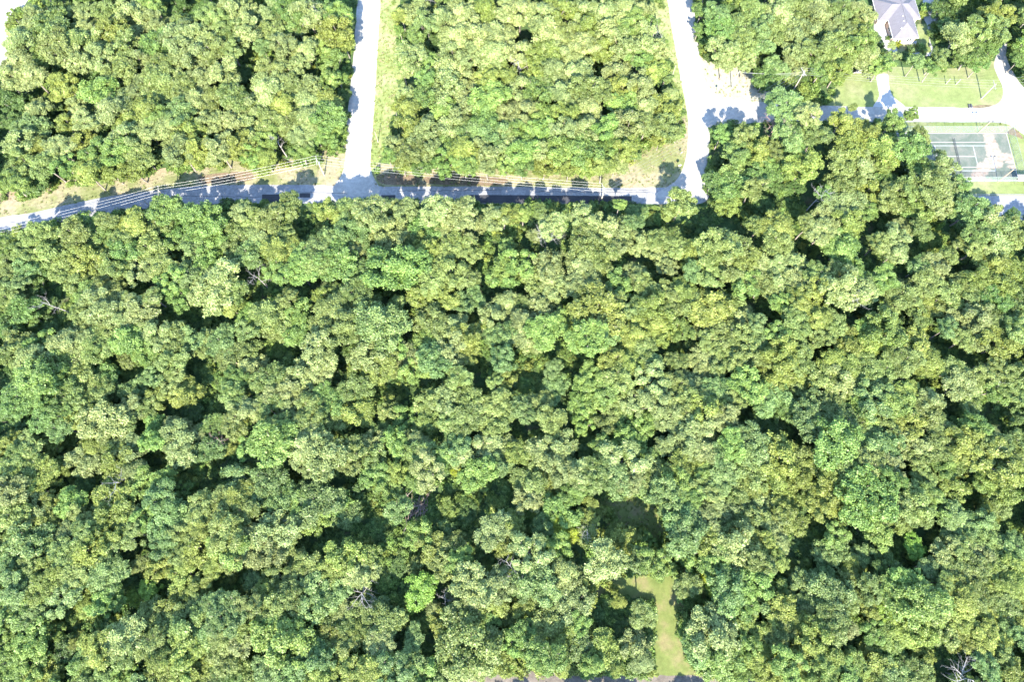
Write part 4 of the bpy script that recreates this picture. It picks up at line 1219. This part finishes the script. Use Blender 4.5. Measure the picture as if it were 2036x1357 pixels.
# stack of cut logs at the edge of the wood
p = at(1697, 137)
lp = empty('log_pile', (p.x, p.y, 0), 'pale stack of cut logs at the edge of the wood by the driveway', 'log pile')
rr = random.Random(8)
for k in range(26):
    b = MB()
    a = rr.gauss(.3, .5)
    c = Vector((rr.uniform(-1.9, 1.9), rr.uniform(-2, 2), .2 + .3 * rr.randrange(3)))
    d = Vector((math.cos(a), math.sin(a), rr.uniform(-.1, .1))) * rr.uniform(.6, 1.3)
    b.tube([c - d, c + d], [.2, .18], 7)
    b.build('log', REDWOOD if k % 2 else DEADWOOD, lp)

# ---------------------------------------------------------------- tennis court
cy0, cy1 = at(2000, 357.5).y, at(2000, 266).y
cx1 = at(2000, 266).x
Wd = cy1 - cy0
netx = at(1893, 275).x
cx0 = netx - (cx1 - netx)
cym = (cy0 + cy1) / 2
m, n, l, b = mat('faded_green_court')
a1 = noise(n, l, .22, 5, .62, dist=1.2)
c1 = ramp(n, l, a1.outputs['Fac'], [(.40, (.064, .078, .060)), (.52, (.080, .090, .073)), (.60, (.100, .100, .082))]).outputs['Color']
a2 = noise(n, l, 2.2, 4, .65)
c2 = ramp(n, l, a2.outputs['Fac'], [(.3, (.86,) * 3), (.7, (1.06,) * 3)]).outputs['Color']
cc = mix(n, l, 1.0, c1, c2, 'MULTIPLY')
# washed-on clay: a tongue of pale silt that crosses the court
tc = n.new('ShaderNodeTexCoord')
sep = n.new('ShaderNodeSeparateXYZ')
l.new(tc.outputs['Object'], sep.inputs[0])


def blob(x, y, rx, ry):
    def term(sock, c, r):
        s = n.new('ShaderNodeMath'); s.operation = 'SUBTRACT'; l.new(sock, s.inputs[0]); s.inputs[1].default_value = c
        d = n.new('ShaderNodeMath'); d.operation = 'DIVIDE'; l.new(s.outputs[0], d.inputs[0]); d.inputs[1].default_value = r
        q = n.new('ShaderNodeMath'); q.operation = 'MULTIPLY'; l.new(d.outputs[0], q.inputs[0]); l.new(d.outputs[0], q.inputs[1])
        return q
    a = n.new('ShaderNodeMath'); a.operation = 'ADD'
    l.new(term(sep.outputs['X'], x, rx).outputs[0], a.inputs[0])
    l.new(term(sep.outputs['Y'], y, ry).outputs[0], a.inputs[1])
    return a.outputs[0]


mn = None
for (X, Y, rx, ry) in ((1976, 305, 2.6, 5.5), (1968, 278, 2.0, 4.2), (1955, 335, 2.2, 2.6), (1946, 350, 2.4, 2.4), (1990, 312, 4.5, 1.6), (1975, 323, 3.4, 2.4), (2018, 322, 3.6, .8), (2020, 332, 3.4, .8), (1935, 357, 6, .9)):
    q = at(X, Y)
    s = blob(q.x, q.y, rx, ry)
    if mn is None: mn = s
    else:
        k = n.new('ShaderNodeMath'); k.operation = 'MINIMUM'; l.new(mn, k.inputs[0]); l.new(s, k.inputs[1]); mn = k.outputs[0]
nz = noise(n, l, .55, 5, .7, dist=.8)
ad = n.new('ShaderNodeMath'); ad.operation = 'MULTIPLY_ADD'
l.new(nz.outputs['Fac'], ad.inputs[0]); ad.inputs[1].default_value = 2.4; l.new(mn, ad.inputs[2])
mk = ramp(n, l, ad.outputs[0], [(.0, (1,) * 3), (1.0, (1,) * 3)])
mr = n.new('ShaderNodeMapRange'); mr.interpolation_type = 'SMOOTHSTEP'
mr.inputs[1].default_value, mr.inputs[2].default_value, mr.inputs[3].default_value, mr.inputs[4].default_value = 1.7, 2.5, 1, 0
l.new(ad.outputs[0], mr.inputs[0])
clay = ramp(n, l, noise(n, l, .8, 4, .6).outputs['Fac'], [(.35, (.150, .105, .080)), (.55, (.185, .155, .125)), (.7, (.150, .135, .095))]).outputs['Color']
cc = mix(n, l, mr.outputs[0], cc, clay)
l.new(cc, b.inputs['Base Color'])
b.inputs['Roughness'].default_value = .8
b.inputs['Specular IOR Level'].default_value = .2
COURT = m
WHITE = plain('worn_white_paint', (.22, .225, .215), .8, .15, 2)
CURB = plain('court_concrete_edge', (.17, .165, .155), .85, .08, 1.5)
court = empty('tennis_court', (0, 0, 0), 'fenced faded green tennis court with a pale clay stain', 'tennis court')
s_ = MB()
s_.box((cx0, cy0, .0), (cx1, cy1, .05))
s_.build('playing_surface', COURT, court)
for (x0, y0, x1, y1) in ((cx0, cy1 + .003, cx1 + .6, cy1 + .45), (cx0, cy0 - .55, cx1 + .6, cy0 - .003), (cx1 + .003, cy0, cx1 + .28, cy1)):
    e = MB()
    e.box((x0, y0, 0), (x1, y1, .07))
    e.build('concrete_edge', CURB, court)
hl = 11.885


def line(x0, y0, x1, y1):
    k = MB()
    k.box((x0, y0, .05), (x1, y1, .0545))
    k.build('court_line', WHITE, court)


w_ = .11
for yy in (5.485, -5.485, 4.115, -4.115):
    line(netx - hl, cym + yy - w_, netx + hl, cym + yy + w_)
line(netx - hl - w_, cym - 5.3, netx - hl + w_, cym + 5.3)
line(netx + hl - w_, cym - 5.3, netx + hl + w_, cym + 5.3)
for s in (-6.4, 6.4):
    line(netx + s - w_, cym - 4.0, netx + s + w_, cym + 4.0)
line(netx - 6.28, cym - w_, netx + 6.28, cym + w_)
net = MB()
for k in range(41):
    y = cym - 6.2 + 12.4 * k / 40
    net.box((netx - .012, y - .012, .08), (netx + .012, y + .012, 1.0))
for k in range(7):
    z = .1 + .14 * k
    net.box((netx - .010, cym - 6.2, z - .012), (netx + .010, cym + 6.2, z + .012))
net.box((netx - .05, cym - 6.25, .98), (netx + .05, cym + 6.25, 1.08))
nt = net.build('net', DARKMETAL, court)
nt['kind'] = 'stuff'
for s in (-6.4, 6.4):
    k = MB()
    k.tube([(netx, cym + s, 0), (netx, cym + s, 1.15)], .06, 8)
    k.build('net_post', DARKMETAL, court)

# chain-link fence: posts, top rail, wire fabric
m, n, l, b = mat('chain_link_fabric')
b.inputs['Base Color'].default_value = (.22, .30, .25, 1)
b.inputs['Roughness'].default_value = .6
tr = n.new('ShaderNodeBsdfTransparent')
ms = n.new('ShaderNodeMixShader')
ms.inputs[0].default_value = .24
l.new(tr.outputs[0], ms.inputs[1])
l.new(b.outputs[0], ms.inputs[2])
l.new(ms.outputs[0], n['Material Output'].inputs['Surface'])
FABRIC = m
fence = empty('court_fence', (0, 0, 0), 'tall chain link fence round the tennis court', 'fence')
FH = 3.0
off = .75
X0, X1, Y0, Y1 = cx0 - off, cx1 + .7, cy0 - .75, cy1 + .75


def fence_run(a, b, gate=None):
    n_ = max(1, round((b - a).length / 3.0))
    for k in range(n_ + 1):
        q = a.lerp(b, k / n_)
        t = MB()
        t.tube([q, q + Vector((0, 0, FH + .05))], .045, 6)
        t.build('post', STEEL, fence)
    for z in (FH, .12):
        t = MB()
        t.tube([a + Vector((0, 0, z)), b + Vector((0, 0, z))], .03, 5)
        t.build('rail', STEEL, fence)
    for k in range(n_):
        p0, p1 = a.lerp(b, k / n_), a.lerp(b, (k + 1) / n_)
        t = MB()
        t.poly([p0 + Vector((0, 0, .12)), p1 + Vector((0, 0, .12)), p1 + Vector((0, 0, FH)), p0 + Vector((0, 0, FH))])
        t.build('wire_panel', FABRIC, fence)


V3 = lambda x, y: Vector((x, y, .0))
fence_run(V3(X0, Y1), V3(X1, Y1))
fence_run(V3(X1, Y1 - .01), V3(X1, Y0 + .01))
fence_run(V3(X1, Y0), V3(X0, Y0))


def court_lamp(px, py, h, label, side):
    p = at(px, py)
    root = empty('floodlight', (p.x, p.y, 0), label, 'floodlight', 'floodlights beside the tennis court')
    b = MB()
    b.tube([(0, 0, -.2), (0, 0, h)], [.13, .09], 8)
    b.build('post', RUSTPOLE, root)
    b = MB()
    b.box((-.75, -.05, h - .05), (.75, .05, h + .05))
    b.build('crossarm', STEEL, root)
    for s in (-.65, .65):
        b = MB()
        M = Matrix.Translation((s, side * .15, h + .12)) @ Matrix.Rotation(side * -.6, 4, 'X')
        b.box((-.24, -.22, -.14), (.24, .22, .1), M)
        b.build('lamp_head', DARKMETAL, root)


RUSTPOLE = plain('orange_brown_steel_post', (.52, .33, .2), .7, .15, 3, .1)
court_lamp(1945, 264.5, 6.4, 'orange brown floodlight post on the roadside edge of the tennis court', -1)
court_lamp(1984, 362, 7.4, 'orange brown floodlight post on the shaded edge of the tennis court', 1)

# white-framed bench shelter roof seen at the court's lower right corner
p = at(2034, 360)
sh = empty('court_shelter', (p.x, p.y, 0), 'low pale roofed shelter at the shaded corner of the tennis court', 'shelter')
b = MB()
M = Matrix.Rotation(.12, 4, 'X')
b.box((-3.4, -1.2, 2.3), (4.5, 1.2, 2.36), M)
b.build('roof', CURB, sh)
for x in (-3.1, 0, 3.1):
    for y in (-1.0, 1.0):
        b = MB()
        b.tube([(x, y, 0), (x, y, 2.2 + y * .12)], .05, 6)
        b.build('leg', STEEL, sh)
# orange barrier and gate by the road corner
p = at(1992, 252)
gt = empty('roadside_gate', (p.x, p.y, 0), 'low white and orange pipe gate at the road corner by the tennis court', 'gate')
L = [at(1975, 238), at(1988, 240), at(2000, 243), at(2012, 249), at(2020, 256), at(2026, 264)]
for k in range(len(L)):
    q = L[k] - p
    b = MB()
    b.tube([q, q + Vector((0, 0, 1.1))], .07, 6)
    b.build('post', RUST if k % 2 else CABLE, gt)
    if k:
        r0 = L[k - 1] - p
        b = MB()
        b.tube([r0 + Vector((0, 0, 1.05)), q + Vector((0, 0, 1.05))], .05, 6)
        b.build('rail', CABLE, gt)
# kerb along the parking area
k0, k1 = at(1925, 387.5), at(2140, 388.5)
b = MB()
b.box((k0.x, k0.y - .14, 0), (k1.x, k0.y + .14, .14))
tag(b.build('kerb', CURB), kind='structure')

# ---------------------------------------------------------------- the house
m, n, l, b = mat('grey_roof_shingles')
tc = n.new('ShaderNodeTexCoord')
br = n.new('ShaderNodeTexBrick')
br.inputs['Scale'].default_value = 1.0
br.inputs['Brick Width'].default_value = .9
br.inputs['Row Height'].default_value = .3
br.inputs['Mortar Size'].default_value = .02
br.inputs['Color1'].default_value = (.090, .082, .088, 1)
br.inputs['Color2'].default_value = (.102, .093, .099, 1)
br.inputs['Mortar'].default_value = (.07, .065, .075, 1)
l.new(tc.outputs['Object'], br.inputs['Vector'])
nn_ = noise(n, l, .5, 4, .6)
g2 = ramp(n, l, nn_.outputs['Fac'], [(.3, (.93,) * 3), (.7, (1.05,) * 3)]).outputs['Color']
l.new(mix(n, l, 1.0, br.outputs['Color'], g2, 'MULTIPLY'), b.inputs['Base Color'])
b.inputs['Roughness'].default_value = .9
SHINGLE = m
BRICK = plain('beige_brick_wall', (.40, .31, .24), .9, .12, 2)
TRIM = plain('white_trim', (.7, .7, .68), .6, .05, 2)
m, n, l, b = mat('dark_window_glass')
b.inputs['Base Color'].default_value = (.03, .035, .04, 1)
b.inputs['Roughness'].default_value = .08
GLASS = m
EH = 3.0
E0 = at(1776, 77, EH)
Nn = at(1766, 40, EH) - E0
rot = math.atan2(Nn.y, Nn.x) - math.pi / 2
E1 = at(1828, 77, EH)
HW = (E1 - E0).length * 1.0
house = empty('house', (E0.x, E0.y, 0), 'grey shingled house with hipped roof and wings by the top edge', 'house', None, rot)


def hip(x0, y0, x1, y1, z, pitch, axis, hips=(True, True), oh=.0):
    """Hip (or gable) roof over a rectangle; ridge along axis 'x' or 'y'."""
    if axis == 'y':
        w = (x1 - x0) / 2
        h = w * pitch
        xm = (x0 + x1) / 2
        ya, yb = y0 + (w if hips[0] else 0), y1 - (w if hips[1] else 0)
        A, B = (xm, ya, z + h), (xm, yb, z + h)
        c = [(x0, y0, z), (x1, y0, z), (x1, y1, z), (x0, y1, z)]
        planes = [[c[0], c[1], A], [c[1], c[2], B, A], [c[2], c[3], B], [c[3], c[0], A, B]]
    else:
        w = (y1 - y0) / 2
        h = w * pitch
        ym = (y0 + y1) / 2
        xa, xb = x0 + (w if hips[0] else 0), x1 - (w if hips[1] else 0)
        A, B = (xa, ym, z + h), (xb, ym, z + h)
        c = [(x0, y0, z), (x1, y0, z), (x1, y1, z), (x0, y1, z)]
        planes = [[c[3], c[0], A], [c[0], c[1], B, A], [c[1], c[2], B], [c[2], c[3], A, B]]
    r = MB()
    for q in planes: r.poly(q)
    r.poly(list(reversed(c)))
    return r, A, B, c


def add_roof(*a, **k):
    r, A, B, c = hip(*a, **k)
    o = r.build('roof', SHINGLE, house)
    rc = MB()
    rc.tube([A, B], .12, 6)
    rc.build('ridge_cap', SHINGLE, o)
    for e, cs in ((A, (c[0], c[1]) if k.get('axis', a[6]) == 'y' else (c[0], c[3])), (B, (c[2], c[3]) if k.get('axis', a[6]) == 'y' else (c[1], c[2]))):
        for q in cs:
            rc = MB()
            rc.tube([e, q], .09, 5)
            rc.build('ridge_cap', SHINGLE, o)
    for i in range(4):
        p0, p1 = Vector(c[i]), Vector(c[(i + 1) % 4])
        gtr = MB()
        gtr.tube([p0 + Vector((0, 0, -.06)), p1 + Vector((0, 0, -.06))], .07, 5)
        gtr.build('gutter', TRIM, o)
    return A, B


A, B = add_roof(0, 0, HW, 27, EH, .55, 'y')
y0w = Nn.length
add_roof(-3.6, y0w, HW / 2, y0w + 9.5, EH + .02, .5, 'x', hips=(True, False))
add_roof(HW / 2, 8.2, HW + 2.4, 17.5, EH + .04, .5, 'x', hips=(False, True))


def walls(x0, y0, x1, y1, z1):
    for (a, b_) in (((x0, y0), (x1, y0 + .2)), ((x0, y1 - .2), (x1, y1)), ((x0, y0 + .202), (x0 + .2, y1 - .202)), ((x1 - .2, y0 + .202), (x1, y1 - .202))):
        w = MB()
        w.box((a[0], a[1], 0), (b_[0], b_[1], z1))
        w.build('wall', BRICK, house)


walls(.6, .6, HW - .6, 26.4, EH - .08)
walls(-3.1, y0w + .6, .597, y0w + 8.9, EH - .08)
walls(HW - .597, 8.8, HW + 1.8, 16.9, EH - .08)


def window(x, y, w, side):
    f = MB()
    if side == 'w': f.box((x - .06, y, .9), (x - .003, y + w, 2.3))
    else: f.box((x, y - .06, .9), (x + w, y - .003, 2.3))
    fo = f.build('window', TRIM, house)
    for k in range(2):
        g_ = MB()
        if side == 'w': g_.box((x - .075, y + .08 + k * w / 2, 1.0), (x - .062, y + w / 2 - .06 + k * w / 2, 2.2))
        else: g_.box((x + .08 + k * w / 2, y - .075, 1.0), (x + w / 2 - .06 + k * w / 2, y - .062, 2.2))
        g_.build('pane', GLASS, fo)


window(.6, 1.6, 1.6, 'w')
window(.6, 4.6, 1.8, 'w')
window(-3.1, y0w + 2, 1.6, 'w')
window(2.0, .6, 1.6, 's')
window(5.6, .6, 1.8, 's')
d = MB()
d.box((HW - .1, 8.8 - .07, 0), (HW + .9, 8.8 - .003, 2.1))
dd = d.build('door', DARKMETAL, house)
k = MB()
k.tube([(HW + .75, 8.7, 1.0), (HW + .75, 8.62, 1.0)], .04, 6)
k.build('handle', STEEL, dd)
slope = .55
for (u, v) in ((.86, 3.0), (.84, 5.6), (.85, 7.6), (.85, 15.2), (.86, 18.0), (.4, 13.4)):
    x = HW / 2 * u
    if v < HW / 2 * .9: x = min(x, v * .9)
    b = MB()
    z = EH + x * slope
    b.tube([(x, v, z - .2), (x, v, z + .28), (x, v, z + .36)], [.14, .14, .05], 8)
    b.build('vent_pipe', TRIM if u > .8 else DARKMETAL, house)
# low garden wall west of the house and shrubs by its south side
q0, q1 = at(1764, 62), at(1770, 84)


def shrub(px, py, R, t, label):
    p = at(px, py)
    root = empty('shrub', (p.x, p.y, 0), label, 'shrub', 'shrubs round the house')
    V, lv = bush[len(label) % 3]
    st_ = MB()
    for k in range(4):
        a = 1.57 * k + .4
        st_.tube([(0, 0, -.05), (math.cos(a) * R * .3, math.sin(a) * R * .3, R * .5)], [.05, .02], 5)
    st_.build('stem', BARK, root)
    part('foliage', SHRUB_MESH[len(label) % 3], root, (0, 0, R * .35), (R, R, R * 1.1), (0, 0, px), LEAF[t])


SHRUB_MESH = [leaf_mesh('foliage', V, lv, LEAF['g']) for V, lv in bush]
shrub(1785, 90, 1.3, 'Y', 'yellow green shrub below the south wall of the house')
shrub(1807, 101, 1.7, 'd', 'dark round shrub in the middle of the yard lawn')
shrub(1830, 97, 1.8, 'g', 'mid green shrub near the eastern end of the yard lawn')
shrub(1821, 92, 1.0, 'y', 'small yellowish shrub beside the mid green one by the house')
shrub(1758, 44, 1.2, 'd', 'dark shrub in the shaded corner of the house wing')
shrub(1838, 20, 2.2, 'l', 'light green shrub beside the eastern wing of the house')
shrub(1834, 31, 1.6, 'y', 'yellowish shrub touching the eastern wing of the house')
shrub(1804, 122, 1.6, 'b', 'blue green shrub on the bare soil south of the garden walk')
p = at(1863, 456)
sp = empty('shrub', (p.x, p.y, 0), 'bright lime streak of low shrub in a dark hollow below the tennis court', 'shrub', None, .65)
b = MB()
b.tube([(-1.2, 0, -.05), (-.4, 0, 1.2), (.9, 0, 2.2)], [.06, .05, .02], 5)
b.build('stem', BARK, sp)
part('foliage', SHRUB_MESH[1], sp, (.3, 0, 2.4), (2.3, .75, .7), (0, 0, 0), LEAF['L'])
shrub(1765, 78, .9, 'g', 'low mid green shrub at the corner of the house patio')
for o in scene.objects:
    if o.type == 'MESH' and o.parent is None and o.get('kind') is None:
        o['kind'] = 'structure'
